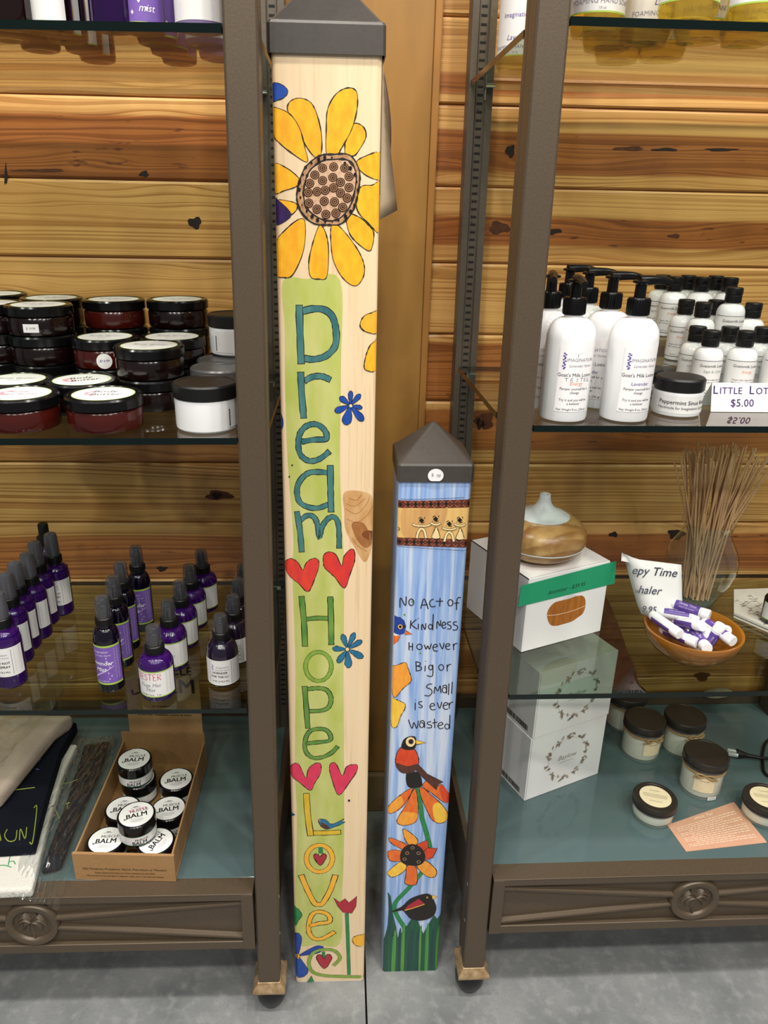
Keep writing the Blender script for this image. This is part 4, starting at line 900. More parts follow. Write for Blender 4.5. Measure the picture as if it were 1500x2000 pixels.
def make_spray(kind):
    r, h, hb, zl0, zl1, rc, hc, hcap, rcap, body, capm = {
        'bug': (.0203, .138, .088, .021, .064, .0118, .013, .036, .0104, VIOLET, CAPF), 'mist': (.0170, .1385, .0985, .0145, .0735, .0110, .011, .0285, .0098, VIOLET_D, CAPC),
        'yoga': (.0225, .1045, .066, .009, .0475, .0122, .0115, .0265, .0102, VIOLET, CAPC), 'loo': (.0213, .1035, .068, .005, .0435, .0115, .0105, .0245, .0100, VIOLET_M, CAPC)}[kind]
    t = thing('spray_bottle', '-', 'bottle', group='purple spray bottles')
    sh = hb-zl1; prof = [(0, .0016), (r-.004, .0004), (r-.0012, .0016), (r, .005)]+[(r, zl1+sh*.05)]
    n = 9
    for i in range(1, n+1):
        a = PI/2*i/n; prof.append((rc*.86+(r-rc*.86)*math.cos(a), zl1+sh*.05+sh*.80*math.sin(a)))
    prof.append((rc*.86, hb)); mb = MB(); mb.lathe(prof, body, 36); b = mb.build('bottle_body', t, smooth=50)
    if kind in ('bug', 'loo'):
        mb = MB(); lv = zl1+.014 if kind == 'bug' else zl0+.02
        mb.lathe([(0, .003), (r-.0024, .003), (r-.0016, .006), (r-.0016, lv), (0, lv)], clear('violet_liquid', '5b2a94' if kind == 'bug' else '4a3a5c', '3b1474', .45, gain=.3), 28); mb.build('liquid', b)
    mb = MB(); a1 = 1.55
    if kind == 'bug':
        F = mb.wraplabel(r+.0003, zl0, zl1, -1.5, 1.6, LABELW); w = .0165; z0, z1 = zl0+.003, zl1-.003
        for q in ([(-w, z0), (w, z0), (w, z1), (-w, z1)],): mb.ribbon(q, .0005, F, INK, True)
        mb.text('Imagination', .0042, F, GREY_INK, .002, z1-.008, shear=.2); mb.text('Lavender Farms', .0034, F, GREY_INK, .002, z1-.0125, shear=.3)
        mb.text('BUG ME NOT', .0046, F, INK, 0, z0+.0165, bold=.03); mb.text('BODY SPRAY', .0046, F, INK, 0, z0+.0105, bold=.03); mb.text('4 OZ. (118.3 ML)', .0034, F, INK, 0, z0+.003, bold=.02)
        for i in range(7): mb.poly([(-.0125+.0012*math.sin(i*2)+q[0]*.0011, z1-.013+i*.0016+q[1]*.0008) for q in ((1, 0), (0, 1), (-1, 0), (0, -1))], F, PURPLE_INK)
        for i in range(16): mb.ribbon([(.0195, z1-i*.0022), (.0285, z1-i*.0022)], .0004, F, GREY_INK)
    elif kind == 'mist':
        F = mb.wraplabel(r+.0003, zl0, zl1, -1.6, 1.6, LILAC, LIME, .0026)
        mb.text('Imagination', .0045, F, LILAC_INK, 0, zl1-.0105); mb.text('Lavender Farms', .0035, F, LILAC_INK, .002, zl1-.0155, shear=.3)
        mb.text('Lavender', .0085, F, PAPER, -.001, zl0+.030, shear=.3, bold=.02); mb.text('Mist', .0085, F, PAPER, -.002, zl0+.0205, shear=.3, bold=.02)
        mb.ribbon(smooth_path([(-.014, zl0+.008), (-.004, zl0+.016), (.006, zl0+.022), (.016, zl0+.028)], 5), [.0026-.0001*i for i in range(16)], F, pm('lilac_sprig', 'b59fd2', .6))
        for i in range(8): mb.poly([(.009+.003*math.sin(i*1.7)+q[0]*.0009, zl0+.009+i*.0045+q[1]*.0012) for q in ((1, 0), (0, 1), (-1, 0), (0, -1))], F, LILAC_INK)
        mb.text('4 oz. | 120 ml', .0032, F, LILAC_INK, -.001, zl0+.0045)
        for i in range(20): mb.ribbon([(.0175, zl1-.006-i*.0023), (.0235, zl1-.006-i*.0023)], .00035, F, LILAC_INK)
    elif kind in ('yoga', 'yoga_tester'):
        F = mb.wraplabel(r+.0003, zl0, zl1, -1.6, 1.6, LABELW, LIME, .0016)
        mb.text('Yoga Mat', .0072, F, GREY_INK, 0, zl0+.016, shear=.3); mb.text('Mist', .0072, F, GREY_INK, 0, zl0+.009, shear=.3); mb.text('Lavender Spray    4 oz', .0030, F, INK, 0, zl0+.0030)
        for i in range(13): mb.ribbon([(.0215, zl1-.004-i*.0024), (.0290, zl1-.004-i*.0024)], .0004, F, GREY_INK)
    else:
        F = mb.wraplabel(r+.0003, zl0, zl1, -1.5, 1.55, LABELW); w = .0155; z0, z1 = zl0+.003, zl1-.003
        mb.ribbon([(-w, z0), (w, z0), (w, z1), (-w, z1)], .0004, F, INK, True)
        mb.text('Imagination', .0038, F, GREY_INK, .003, z1-.0085, shear=.2); mb.text('Lavender Farms', .0030, F, GREY_INK, .003, z1-.0125, shear=.3)
        for i in range(6): mb.poly([(-.0105+.0008*math.sin(i*2)+q[0]*.0010, z1-.012+i*.0015+q[1]*.0008) for q in ((1, 0), (0, 1), (-1, 0), (0, -1))], F, PURPLE_INK)
        mb.text('LAVENDER', .0044, F, INK, -.001, z0+.0150, bold=.035); mb.text('FOR THE LU', .0044, F, INK, -.001, z0+.0092, bold=.035); mb.text('4 OZ. (118.3 ML)', .0033, F, INK, 0, z0+.0025, bold=.02)
        for i in range(13): mb.ribbon([(.0190, z1-i*.0024), (.0275, z1-i*.0024)], .0004, F, GREY_INK)
    mb.build('label', t, smooth=60, fix=False)
    sprayer(t, hb-.0005, rc, hc, hcap, capm, rcap)
    return t, r
ZL = .5707
def row(kind, base, labels, group, rz):
    src, r = make_spray(kind)
    for i, ((px, py), l) in enumerate(zip(base, labels)):
        p = behind(at_z(px, py, ZL), r); place(src, i > 0, (p[0], p[1], ZL+.0002), rz+.05*math.sin(3.1*i), l, group)
    return src, r
ORD = ['frontmost', 'second', 'third', 'fourth', 'fifth', 'sixth', 'rearmost']
row('bug', [(28, 1347), (42, 1301), (57, 1275), (79, 1253), (93, 1226), (122, 1206)],
    ['%s violet body spray bottle with frosted cap in the leftmost file' % o for o in ORD[:6]], 'violet body spray bottles', -.16)
row('mist', [(222, 1355), (241, 1308), (254, 1274), (282, 1236)],
    ['%s slim dark bottle with purple Lavender Mist label, counted from the front' % o for o in ORD[:4]], 'lavender mist bottles', -.30)
src, r_ = row('yoga', [(313, 1373), (340, 1315), (361, 1272), (379, 1234), (401, 1200)],
    ['stout violet bottle with TESTER written in red on its white label'] + ['%s lime-edged white label mist bottle, in the file behind the tester' % o for o in ORD[1:5]], 'yoga mat mist bottles', -.22)
mb = MB(); F = lambda s, q: ((.0231)*math.sin(s/.0231), -(.0231)*math.cos(s/.0231), q); G = lambda x, y: F(x-.004, y)
for pts in ([(-.016, .0436), (-.0105, .0440)], [(-.0132, .0438), (-.0130, .0350)], [(-.0045, .0440), (-.0090, .0438), (-.0092, .0350), (-.0045, .0352)], [(-.0090, .0396), (-.0055, .0398)], [(.0008, .0436), (-.0028, .0430), (-.0024, .0404), (.0006, .0384), (-.0002, .0354), (-.0034, .0352)], [(.0020, .0440), (.0078, .0442)], [(.0048, .0440), (.0046, .0352)], [(.0136, .0444), (.0095, .0442), (.0095, .0352), (.0136, .0354)], [(.0095, .0398), (.0126, .0400)], [(.0156, .0352), (.0158, .0442), (.0200, .0428), (.0190, .0402), (.0158, .0396), (.0204, .0352)]):
    mb.ribbon([np.array(q) for q in pts], .0009, lambda x, y: F(x*.92-.003, y), PINK_INK)
w = mb.build('handwriting', src, smooth=0, fix=False); w['label'] = 'red handwritten word TESTER'
row('loo', [(439, 1345), (462, 1302), (471, 1264), (481, 1230), (489, 1199)],
    ['%s smoky violet bottle with boxed white label, in the file beside the bronze post' % o for o in ORD[:5]], 'loo spray bottles', -.05)
# a black capped bottle at the end of the leftmost file
t = thing('spray_bottle', 'violet bottle with an all-black cap at the back of the leftmost file', 'bottle', group='violet body spray bottles')
p = behind(at_z(108, 1185, ZL), .019); t.location = (p[0], p[1], ZL+.0002)
mb = MB(); mb.lathe([(0, .001), (.017, .0004), (.019, .004), (.019, .078), (.0175, .088), (.0125, .096), (.0095, .099), (.0095, .104)], VIOLET, 32); mb.build('bottle_body', t, smooth=50)
mb = MB(); mb.lathe([(.0118, .1035), (.0118, .117), (.0078, .119), (.0078, .136), (.0072, .138), (0, .138)], BLACKM, 28); mb.build('cap', t)

# ================================================================== LEFT DISPLAY: TOP SHELF
def make_tall(kind):
    t = thing('toiletry_bottle', '-', 'bottle', group='tall bottles on the left top shelf')
    r = {'amber': .021, 'spray': .0205, 'violet': .0215, 'mist': .0205, 'lotion': .0245}[kind]; h = .125
    body = {'amber': clear('brown_glass', '3a160c', '1c0804', .75, gain=1.3), 'spray': DARKA, 'violet': pm('violet_gloss', '24083c', .12, 0, .6), 'mist': pm('violet_gloss', '24083c', .12, 0, .6), 'lotion': clear('pale_violet_plastic', 'b6a3cf', 'a48fc0', .6)}[kind]
    mb = MB(); mb.lathe([(0, .0022), (r*.62, .0014), (r*.8, .0002), (r-.0012, .0012), (r, .0045), (r, h*.7), (r*.9, h*.8), (r*.55, h*.9), (r*.5, h)], body, 36); mb.build('bottle_body', t, smooth=50)
    mb = MB(); mb.lathe([(r*.56, h-.004), (r*.56, h+.016), (0, h+.016)], BLACKM, 24); mb.build('cap', t)
    if kind in ('spray', 'mist', 'lotion'):
        mb = MB(); z0 = .0055 if kind != 'lotion' else .006
        F = mb.wraplabel(r+.0003, z0, .085, -1.5, 1.5, LILAC if kind == 'mist' else LABELW, None if kind == 'lotion' else LIME, .0016)
        if kind == 'spray': mb.text('Spray', .011, F, PURPLE_INK, .004, z0+.022, shear=.3); mb.text('Lavender', .009, F, PURPLE_INK, -.002, z0+.036, shear=.3)
        elif kind == 'mist':
            for i in range(14): mb.poly([(-.018+.0155*((i*7) % 5)/2.2+q[0]*.0016, z0+.006+i*.0032+q[1]*.0022) for q in ((1, 0), (0, 1), (-1, 0), (0, -1))], F, LILAC_INK)
            mb.text('y', .014, F, PAPER, .004, z0+.030, shear=.3); mb.text('mist', .009, F, PAPER, .010, z0+.010, shear=.3)
        else:
            mb.text('IMAGINATION', .0062, F, GREY_INK, 0, .0415); mb.text('Lavender Farms', .005, F, GREY_INK, 0, .0345, shear=.3); mb.ribbon([(-.014, .0325), (.016, .0325)], .0004, F, GREY_INK); mb.text('AFTER SHAVE LOTION', .0038, F, PURPLE_INK, 0, .0255)
            mb.poly([(-.016, .008), (.017, .008), (.017, .020), (-.016, .020)], F, pm('lavender_panel', 'b9aed6', .6))
        mb.build('label', t, smooth=60, fix=False)
    return t, r
ZT = 1.3295
def tilt_top(p): return ZT-.009*((-.0911-p[0])-.35)+.0004
def files(kind, base, labels, rz=0.0):
    src, r = make_tall(kind)
    for i, ((px, y), l) in enumerate(zip(base, labels)):
        q = at_y(px, 30, y); place(src, i > 0, (q[0], y, tilt_top(q)), rz, l, 'tall bottles on the left top shelf')
files('amber', [(20, .045), (12, .100), (72, .155)], ['brown glass bottle at the front left end of the top shelf', 'brown glass bottle second in the left file of the top shelf', 'brown glass bottle behind, between the left file and the white labels'])
files('spray', [(100, .060), (128, .110), (158, .160), (183, .215)], ['%s lime-edged white label dark bottle on the top shelf, from the front' % o for o in ORD[:4]], -.5)
files('violet', [(219, .050)], ['unlabelled glossy violet bottle at the front of the top shelf'])
files('mist', [(280, .058), (304, .112), (326, .166), (345, .220)], ['%s bottle with purple floral label on the top shelf, from the front' % o for o in ORD[:4]], -.1)
files('lotion', [(392, .045), (405, .120), (428, .190)], ['%s after shave lotion bottle beside the post on the top shelf' % o for o in ORD[:3]], -.05)
# ================================================================== LEFT DISPLAY: BOTTOM GLASS
ZB = .2485
# ---- cardboard counter box with header card
bo = np.array([-.3868, .0320]); bx = np.array([.9987, -.0504]); by = np.array([.0170, .9998]); BW, BD, BH = .1467, .253, .049
rt = thing('display_box', 'open brown cardboard counter box with an arched header card, full of balm jars', 'box', (0, 0, 0))
def BL(u, v, z): p = bo+bx*u+by*v; return (p[0], p[1], ZB+.0004+z)
T_ = .0028
mb = MB(); mb.box(0, BW, 0, BD, 0, .0022, KRAFT_IN, BL)
mb.box(.0012, T_+.0012, T_, BD-T_, .0022, BH, KRAFT, BL); mb.box(BW-T_-.0012, BW-.0012, T_, BD-T_, .0022, BH, KRAFT, BL); mb.box(0, BW, BD-T_, BD, .0022, BH+.02, KRAFT_IN, BL)
mb.build('tray', rt, bevel=.0008, smooth=0)
BROWN_INK = pm('brown_print', '3a2816', .7); GREEN_INK = pm('olive_print', '54512a', .7)
mb = MB(); mb.box(-.0008, BW+.0008, -.0012, T_+.0006, .0006, BH+.0006, KRAFT, BL)
G = lambda x, y: BL(BW/2+x, -.0014, y)
mb.text('NO Parabens, Propylene Glycol, Petroleum or Menthol', .00545, G, GREEN_INK, 0, .0205, bold=.02); mb.text('These statements have not been evaluated by the FDA.', .0040, G, BROWN_INK, 0, .0135, bold=.02)
mb.text('This product is not intended to diagnose, treat, cure or prevent any disease.', .0037, G, BROWN_INK, 0, .0078, bold=.02)
mb.build('front_flap', rt, smooth=0)
mb = MB(); hx0, hx1 = .015, BW-.003; cx_ = (hx0+hx1)/2
arch = [(hx0, .05), (hx1, .05), (hx1, .190)]+[(cx_+.052*math.cos(a), .190+.030*math.sin(a)) for a in [PI*i/14 for i in range(15)]]+[(hx0, .190)]
mb.prism(arch, 0, .0026, KRAFT, lambda x, y, z: BL(x, BD+z+.0002, y))
G = lambda x, y: BL(cx_+x, BD-.0003, y)
mb.text('MUSCLE', .0235, G, BROWN_INK, .012, .187, bold=.02, space=1.0); mb.text('BALM', .040, G, BROWN_INK, .008, .151, bold=.03)
mb.ribbon(smooth_path([(-.036, .152), (-.050, .147), (-.052, .156)], 6), .004, G, BROWN_INK)
for i, s in enumerate(('These statements are true: it smells great!'[23:], 'Apply this soothing balm to Arthritis Pain, Muscle', '& Joint Pain, Headaches, Injuries & more!')): mb.text(s, .0056, G, BROWN_INK, 0, .121-i*.0088, bold=.02)
mb.build('header_card', rt, smooth=0)

def make_balm():
    t = thing('balm_jar', '-', 'jar', group='muscle balm jars'); r = .0268; h = .0395
    mb = MB(); mb.lathe([(0, .0008), (r-.002, .0003), (r-.0003, .002), (r, .004), (r, .021), (r-.002, .0225), (r-.002, .025)], BLACKP, 36); mb.build('jar_body', t)
    mb = MB(); F = mb.wraplabel(r+.0003, .0045, .0205, -2.2, 2.2, LABELW, pm('green_edge', '2f7a55', .5), .0009, 28)
    mb.text('MUSCLE', .0052, F, INK, .0035, .0128, bold=.02); mb.text('BALM', .0088, F, INK, .0005, .0058, bold=.035)
    for i in range(5): mb.ribbon([(.022, .008+i*.002), (.034, .008+i*.002)], .0005, F, GREY_INK); mb.ribbon([(-.036, .008+i*.002), (-.020, .008+i*.002)], .0005, F, GREY_INK)
    mb.build('label', t, smooth=60, fix=False)
    mb = MB(); R = r+.0012; mb.lathe([(R-.0006, .0218), (R, .0226), (R, h-.0016), (R-.0014, h), (R-.0022, h), (R-.0026, h-.0005), (0, h-.0005)], BLACKP, 40)
    l = mb.build('lid', t)
    mb = MB(); z = h-.0003; rr = R-.0031; mb.lathe([(rr, z), (0, z)], PAPER, 40); G = lambda x, y: (x, y, z+.0001)
    mb.text('MUSCLE', .0072, G, INK, .0045, .0042, bold=.02); mb.text('BALM', .0125, G, INK, .0005, -.0062, bold=.04); mb.ribbon(smooth_path([(-.0135, -.0055), (-.0170, -.0075), (-.0175, -.0045)], 5), .0013, G, INK)
    mb.ribbon(smooth_path([(-.007, .0138), (0, .0152), (.007, .0138)], 5), .0006, G, GREY_INK); mb.poly([(-.004, .0142), (-.001, .0172), (.001, .0160), (.003, .0166), (.005, .0142)], G, GREY_INK); mb.text('ALL NATURAL', .0018, G, GREY_INK, 0, .0112)
    for i, w in enumerate((.008, .0105, .009, .006)): mb.ribbon([(-w, -.0100-i*.0018), (w, -.0100-i*.0018)], .0005, G, GREY_INK)
    mb.build('lid_label', l, smooth=0, fix=False)
    return t
balm = make_balm(); BZ = ZB+.0028; BH_ = .0395
def put_balm(px, py, lev, rz, label, used=True, src=None):
    p = at_z(px, py, BZ+(lev+1)*BH_); return place(balm, used, (p[0], p[1], BZ+lev*(BH_+.0002)), rz, label, 'muscle balm jars')
put_balm(207, 1640, 0, .05, 'balm jar at the front left corner of the cardboard box', False)
put_balm(304, 1642, 0, 1.1, 'balm jar at the front right of the cardboard box, its lettering turned')
put_balm(240, 1578, 0, .12, 'balm jar second from the front along the left wall of the box')
put_balm(329, 1578, 0, .18, 'balm jar second from the front along the right wall of the box')
put_balm(344, 1521, 0, .18, 'balm jar third from the front along the right wall of the box')
o = put_balm(262, 1482, 1, .1, 'upper jar of the pair stacked at the back left of the cardboard box')
b = copy_tree(balm); b.location = (o.location.x+.003, o.location.y+.002, BZ); b.rotation_euler = (0, 0, -.5); b['label'] = 'lower jar of the pair stacked at the back left of the cardboard box'
o = put_balm(266, 1590, 1, .32, 'balm jar on top of the others, red handwriting on its lid')
mb = MB(); G = lambda x, y: (x, y, BH_+.0001)
for pts in ([(-.0105, .0095), (-.006, .0098)], [(-.0082, .0096), (-.0082, .0055)], [(-.002, .0102), (-.0046, .01), (-.0046, .0060), (-.002, .0062)], [(-.0046, .0082), (-.0024, .0083)], [(.003, .0102), (.0006, .0098), (.0026, .0078), (.0004, .0062)], [(.0042, .0106), (.0082, .0108)], [(.0062, .0106), (.006, .0066)], [(.0122, .011), (.0096, .0108), (.0096, .0070), (.0122, .0072)], [(.0096, .009), (.0116, .009)], [(.0136, .007), (.0138, .0112), (.016, .0102), (.0138, .009), (.0162, .0070)]):
    mb.ribbon([np.array(q) for q in pts], .0008, G, PINK_INK)
w = mb.build('handwriting', o, smooth=0, fix=False); w['label'] = 'red handwritten word on the lid'

# ---- folded towels and their clear bags
NAVY = pm('navy_terry', '10131c', .95, 0, .1, .5, (900, 900, 900), '1a1e2a', .6); WTERRY = pm('white_terry', 'dddad2', .95, 0, .1, .5, (700, 700, 700), 'c2bfb6', .8)
PALE = pm('pale_terry', 'b9a89a', .95, 0, .1, .4, (700, 700, 700), 'a3968a', .6)
BAG = clear('clear_bag', 'f2f4f4', 'c8ccd0', .02, ior=1.5, rough=.10, gain=2.6, bump=.0)
THREAD = pm('lime_thread', '929c3a', .7); THREADP = pm('purple_thread', '6a5aa0', .7); THREADG = pm('green_thread', '2f8a4a', .7)
def slab(name, px, z0, z1, m, parent=None, rr=.007):
    P = [at_z(a, b, z1) for a, b in px]; mb = MB(); mb.prism([(p[0], p[1]) for p in P], z0, z1, m)
    return mb.build(name, parent, bevel=rr, bseg=4, smooth=60)
def sew(name, parent, lines, z, m, w=.0015):
    mb = MB()
    for q in lines:
        P = [at_z(a, b, z) for a, b in q]; mb.tube([(p[0], p[1], z) for p in (smooth_path([p[:2] for p in P], 5) if len(P) > 2 else P)], w/2, m, 6)
    return mb.build(name, parent)
def sheet(name, grid, z, parent, amp, seed, n=46):
    """crumpled clear film over a four-cornered outline given in photograph pixels, z(u, v) its height"""
    A_, B_, C_, D_2 = [at_z(a, b, ZB+.02) for a, b in grid]; mb = MB(); vs = []
    r2 = random.Random(seed); ph = [(r2.uniform(-34, 34), r2.uniform(-34, 34), r2.uniform(0, 6.3), r2.uniform(.3, 1)) for _ in range(12)]
    for i in range(n+1):
        for j in range(n+1):
            u, v = i/n, j/n; p = (A_*(1-u)+B_*u)*(1-v)+(D_2*(1-u)+C_*u)*v
            e = r2.uniform(-.0008, .0008)+(sum(k*abs(math.sin(a*u+b*v+c+1.2*math.sin(5*u+7*v))) for a, b, c, k in ph)/6-.25)*amp
            vs.append((p[0]+.004*math.sin(9*v+seed)*(1 if i in (0, n) else .3), p[1], z(u, v)+e))
    mb.add(vs, [(i*(n+1)+j, i*(n+1)+j+1, (i+1)*(n+1)+j+1, (i+1)*(n+1)+j) for i in range(n) for j in range(n)], BAG)
    o = mb.build(name, parent, smooth=38, fix=False); o['label'] = 'crinkled clear plastic bag'; return o
wt = slab('folded_towel', [(152, 1452), (128, 1500), (96, 1600), (62, 1736), (-60, 1742), (-160, 1736), (-60, 1440)], ZB+.0006, ZB+.0186, WTERRY)
tag(wt, 'folded white towel at the bottom of the left towel pile', 'towel', 'towels on the bottom shelf')
sew('embroidery', wt, [[(-10, 1692), (8, 1690), (22, 1694)], [(16, 1690), (20, 1672), (24, 1666)], [(18, 1684), (26, 1682), (30, 1688)]], ZB+.0187, THREADG)
nt_ = slab('folded_towel', [(150, 1410), (118, 1465), (92, 1550), (66, 1648), (-40, 1655), (-140, 1655), (-60, 1400)], ZB+.0188, ZB+.0415, NAVY)
tag(nt_, 'folded navy towel with lime stitched letters, upper one of the left pile', 'towel', 'towels on the bottom shelf')
zt_ = ZB+.0416
sew('embroidery', nt_, [[(-5, 1549), (20, 1544), (45, 1541), (68, 1538)], [(14, 1620), (9, 1632), (17, 1643), (30, 1640), (33, 1622)], [(38, 1641), (40, 1619), (49, 1638), (52, 1616)], [(66, 1578), (72, 1577), (64, 1643), (58, 1645)], [(2, 1642), (-3, 1622), (-10, 1630)]], zt_, THREAD)
sew('embroidery', nt_, [[(62, 1462), (64, 1444), (72, 1464), (75, 1444)], [(80, 1464), (90, 1442), (94, 1462)], [(82, 1464), (94, 1463)]], zt_, THREAD)
sew('embroidery', nt_, [[(36, 1496), (44, 1490), (50, 1498), (58, 1490), (66, 1494), (80, 1482)], [(70, 1502), (76, 1503)]], zt_, THREADP, .0015)
pt = slab('bagged_towel', [(146, 1392), (110, 1418), (60, 1480), (0, 1552), (-60, 1572), (-150, 1560), (-60, 1392)], zt_+.0006, zt_+.030, PALE, None, .011)
tag(pt, 'pale towel in a clear bag lying on the navy towel', 'towel', 'towels on the bottom shelf')
sheet('plastic_bag', [(-90, 1330), (170, 1345), (20, 1555), (-130, 1560)], lambda u, v: zt_+.034-.010*max(0, u-.75)*4*(1-v), pt, .012, 3)
n2 = slab('bagged_towel', [(214, 1444), (196, 1500), (150, 1600), (118, 1690), (78, 1700), (100, 1640), (134, 1548), (164, 1452)], ZB+.0006, ZB+.0135, NAVY)
tag(n2, 'navy towel in a crinkled clear bag beside the cardboard box', 'towel', 'towels on the bottom shelf')
sew('embroidery', n2, [[(120, 1532), (140, 1527), (152, 1522)], [(107, 1580), (116, 1598)], [(128, 1570), (136, 1568), (132, 1568), (131, 1580)]], ZB+.0137, THREAD, .0014)
sheet('plastic_bag', [(162, 1444), (232, 1440), (104, 1762), (8, 1738)], lambda u, v: ZB+.0150-.0115*max(0, v-.80)*5-.011*max(0, u-.86)*7, n2, .012, 5)
# ================================================================== RIGHT DISPLAY: TOP SHELF, SOAP
SOAP = clear('yellow_soap_bottle', 'fcf6d4', 'ecd97a', .08, ior=1.45, gain=1.4)
SOAPL = clear('yellow_soap', 'fdf0a6', 'fbe978', .30, gain=.4, glow=True)
ZRT, ZRM, ZRL = 1.3499, .9468, .5770
def make_soap(word):
    t = thing('soap_bottle', '-', 'bottle', group='yellow soap bottles'); r = .0285
    mb = MB(); mb.lathe([(0, .0045), (r*.45, .0035), (r*.72, .0004), (r*.86, .0006), (r, .010), (r, .110), (r*.93, .122), (r*.5, .135), (r*.48, .142)], SOAP, 40); b = mb.build('bottle_body', t, smooth=50)
    mb = MB(); mb.lathe([(0, .0062), (r*.70, .0030), (r*.84, .0035), (r*.95, .011), (r*.95, .105), (0, .105)], SOAPL, 32); mb.build('liquid', b, smooth=50)
    mb = MB(); F = mb.wraplabel(r+.0003, .0165, .088, -1.75, 1.75, LABELW, LIME, .0016, 28)
    mb.text('Lavender', .0088, F, PURPLE_INK, .004, .0345, shear=.3); mb.text('FOAMING HAND SOAP', .0066, F, GREY_INK, 0, .0248); mb.text('10 oz', .0036, F, GREY_INK, 0, .0195)
    mb.text('Imagination', .008, F, PURPLE_INK, 0, .060)
    mb.build('label', t, smooth=60, fix=False)
    mb = MB(); mb.lathe([(.0165, .134), (.0165, .152), (.010, .154), (.010, .166), (0, .166)], WHITEP, 28); mb.build('pump', t)
    return t
soap = make_soap('')
for i, (px, y, rz, l) in enumerate(((1164, .105, -.1, 'soap bottle at the front left of the right top shelf, beside the post'), (1340, .046, .12, 'soap bottle at the front middle of the right top shelf'), (1474, .050, .2, 'soap bottle at the front right, cut by the picture edge'),
        (1190, .175, -.2, 'yellow soap bottle second behind the front left one'), (1262, .150, .3, 'yellow soap bottle tucked between the front left and front middle ones'), (1372, .120, 0, 'yellow soap bottle directly behind the front middle one'), (1462, .128, -.3, 'yellow soap bottle behind the one cut by the right edge'),
        (1214, .245, .1, 'yellow soap bottle third back in the left file'), (1300, .225, 0, 'yellow soap bottle third back near the middle of the shelf'), (1018, .335, -.4, 'yellow soap bottle seen in the gap between the two right posts'))):
    q = at_y(px, 40, y); place(soap, i > 0, (q[0], y, ZRT+.0004), rz, l, 'yellow soap bottles')

# ================================================================== RIGHT DISPLAY: MIDDLE SHELF, LOTION
def sprig(mb, F, x, y, s):
    for i in range(13):
        a = (i % 3-1)*.9; cx_, cy_ = x+(.0011*math.sin(i*2.4))*s, y+i*.00125*s
        mb.poly([(cx_+s*(.0011*math.cos(t+a)), cy_+s*(.00075*math.sin(t+a))) for t in [2*PI*k/7 for k in range(7)]], F, PURPLE_INK)
def make_pump(kind):
    t = thing('lotion_bottle', '-', 'bottle', group='large white lotion bottles'); r = .0280
    prof = [(0, .0016), (r-.004, .0003), (r-.001, .0016), (r, .005), (r, .094)]+[(.0118+(r-.0118)*math.cos(PI/2*i/9), .094+.0235*math.sin(PI/2*i/9)) for i in range(1, 10)]+[(.0105, .1178), (.0105, .122)]
    mb = MB(); mb.lathe(prof, WHITEP, 44); mb.build('bottle_body', t, smooth=50)
    mb = MB(); F = mb.wraplabel(r+.0003, .0135, .088, -.78, .78, pm('soft_white_label', 'ece9ea', .4), None, n=20)
    mb.ribbon([(-.0213, .0140), (.0213, .0140), (.0213, .0875), (-.0213, .0875)], .00025, F, pm('label_edge', 'cfccd0', .5), True)
    sprig(mb, F, -.0152, .0635, 1.15); mb.text('IMAGINATION', .0052, F, GREY_INK, .0045, .0718); mb.text('Lavender Farms', .0044, F, GREY_INK, .0045, .0655, shear=.35)
    mb.text("Goat's Milk Lotion", .0058, F, INK, 0, .0545); mb.text('Energy' if kind == 'energy' else 'Lavender', .0058, F, ORANGE_INK if kind == 'energy' else PURPLE_INK, .001, .0448, shear=.1)
    for i, s in enumerate(('Pamper yourself for a', 'change', '', 'Try it and you will be', 'a believer')): mb.text(s or ' ', .0040, F, INK, 0, .0392-i*.0043) if s else None
    mb.text('Net Weight 8 oz. (226 gr.)', .0036, F, INK, 0, .0152)
    mb.build('label', t, smooth=60, fix=False)
    mb = MB(); mb.lathe([(.0115, .1205), (.0126, .1210), (.0126, .1385), (.0118, .1400), (.0066, .1405), (.0062, .1545), (.0070, .1555), (.0098, .1562), (.0098, .1585), (.0060, .1600), (0, .1602)], BLACKP, 32)
    for i in range(28):
        a = 2*PI*i/28; mb.box(-.0004, .0004, -.0004, .0004, .1220, .1380, BLACKP, lambda x, y, q, a=a: (.0127*math.cos(a)+x, .0127*math.sin(a)+y, q))
    p = mb.build('pump', t)
    mb = MB(); P = smooth_path([(-.004, 0, .1585), (.012, 0, .1592), (.026, 0, .1588), (.038, 0, .1560)], 4); mb.tube(P, [.0062, .0060, .0058, .0056, .0054, .0052, .0050, .0048, .0046, .0044, .0042, .0040, .0038][:len(P)], BLACKP, 12); s = mb.build('spout', p)
    return t, s
lot, sp = make_pump('lavender'); ten, sp2 = make_pump('energy')
def turn(root, ang):
    for c in root.children:
        if c.name.startswith('pump'): c.rotation_euler = (0, 0, ang)
def put_big(src, used, px, py, rz, ang, label):
    p = behind(at_z(px, py, ZRM), .028); o = place(src, used, (p[0], p[1], ZRM+.0004), rz, label, 'large white lotion bottles'); turn(o, ang); return p, o
_, o = put_big(ten, False, 1096, 827, .10, -1.75, 'white pump lotion bottle with handwritten TESTER on its Energy label')
mb = MB(); F = lambda s, q: (.0284*math.sin(s/.0284), -.0284*math.cos(s/.0284), q)
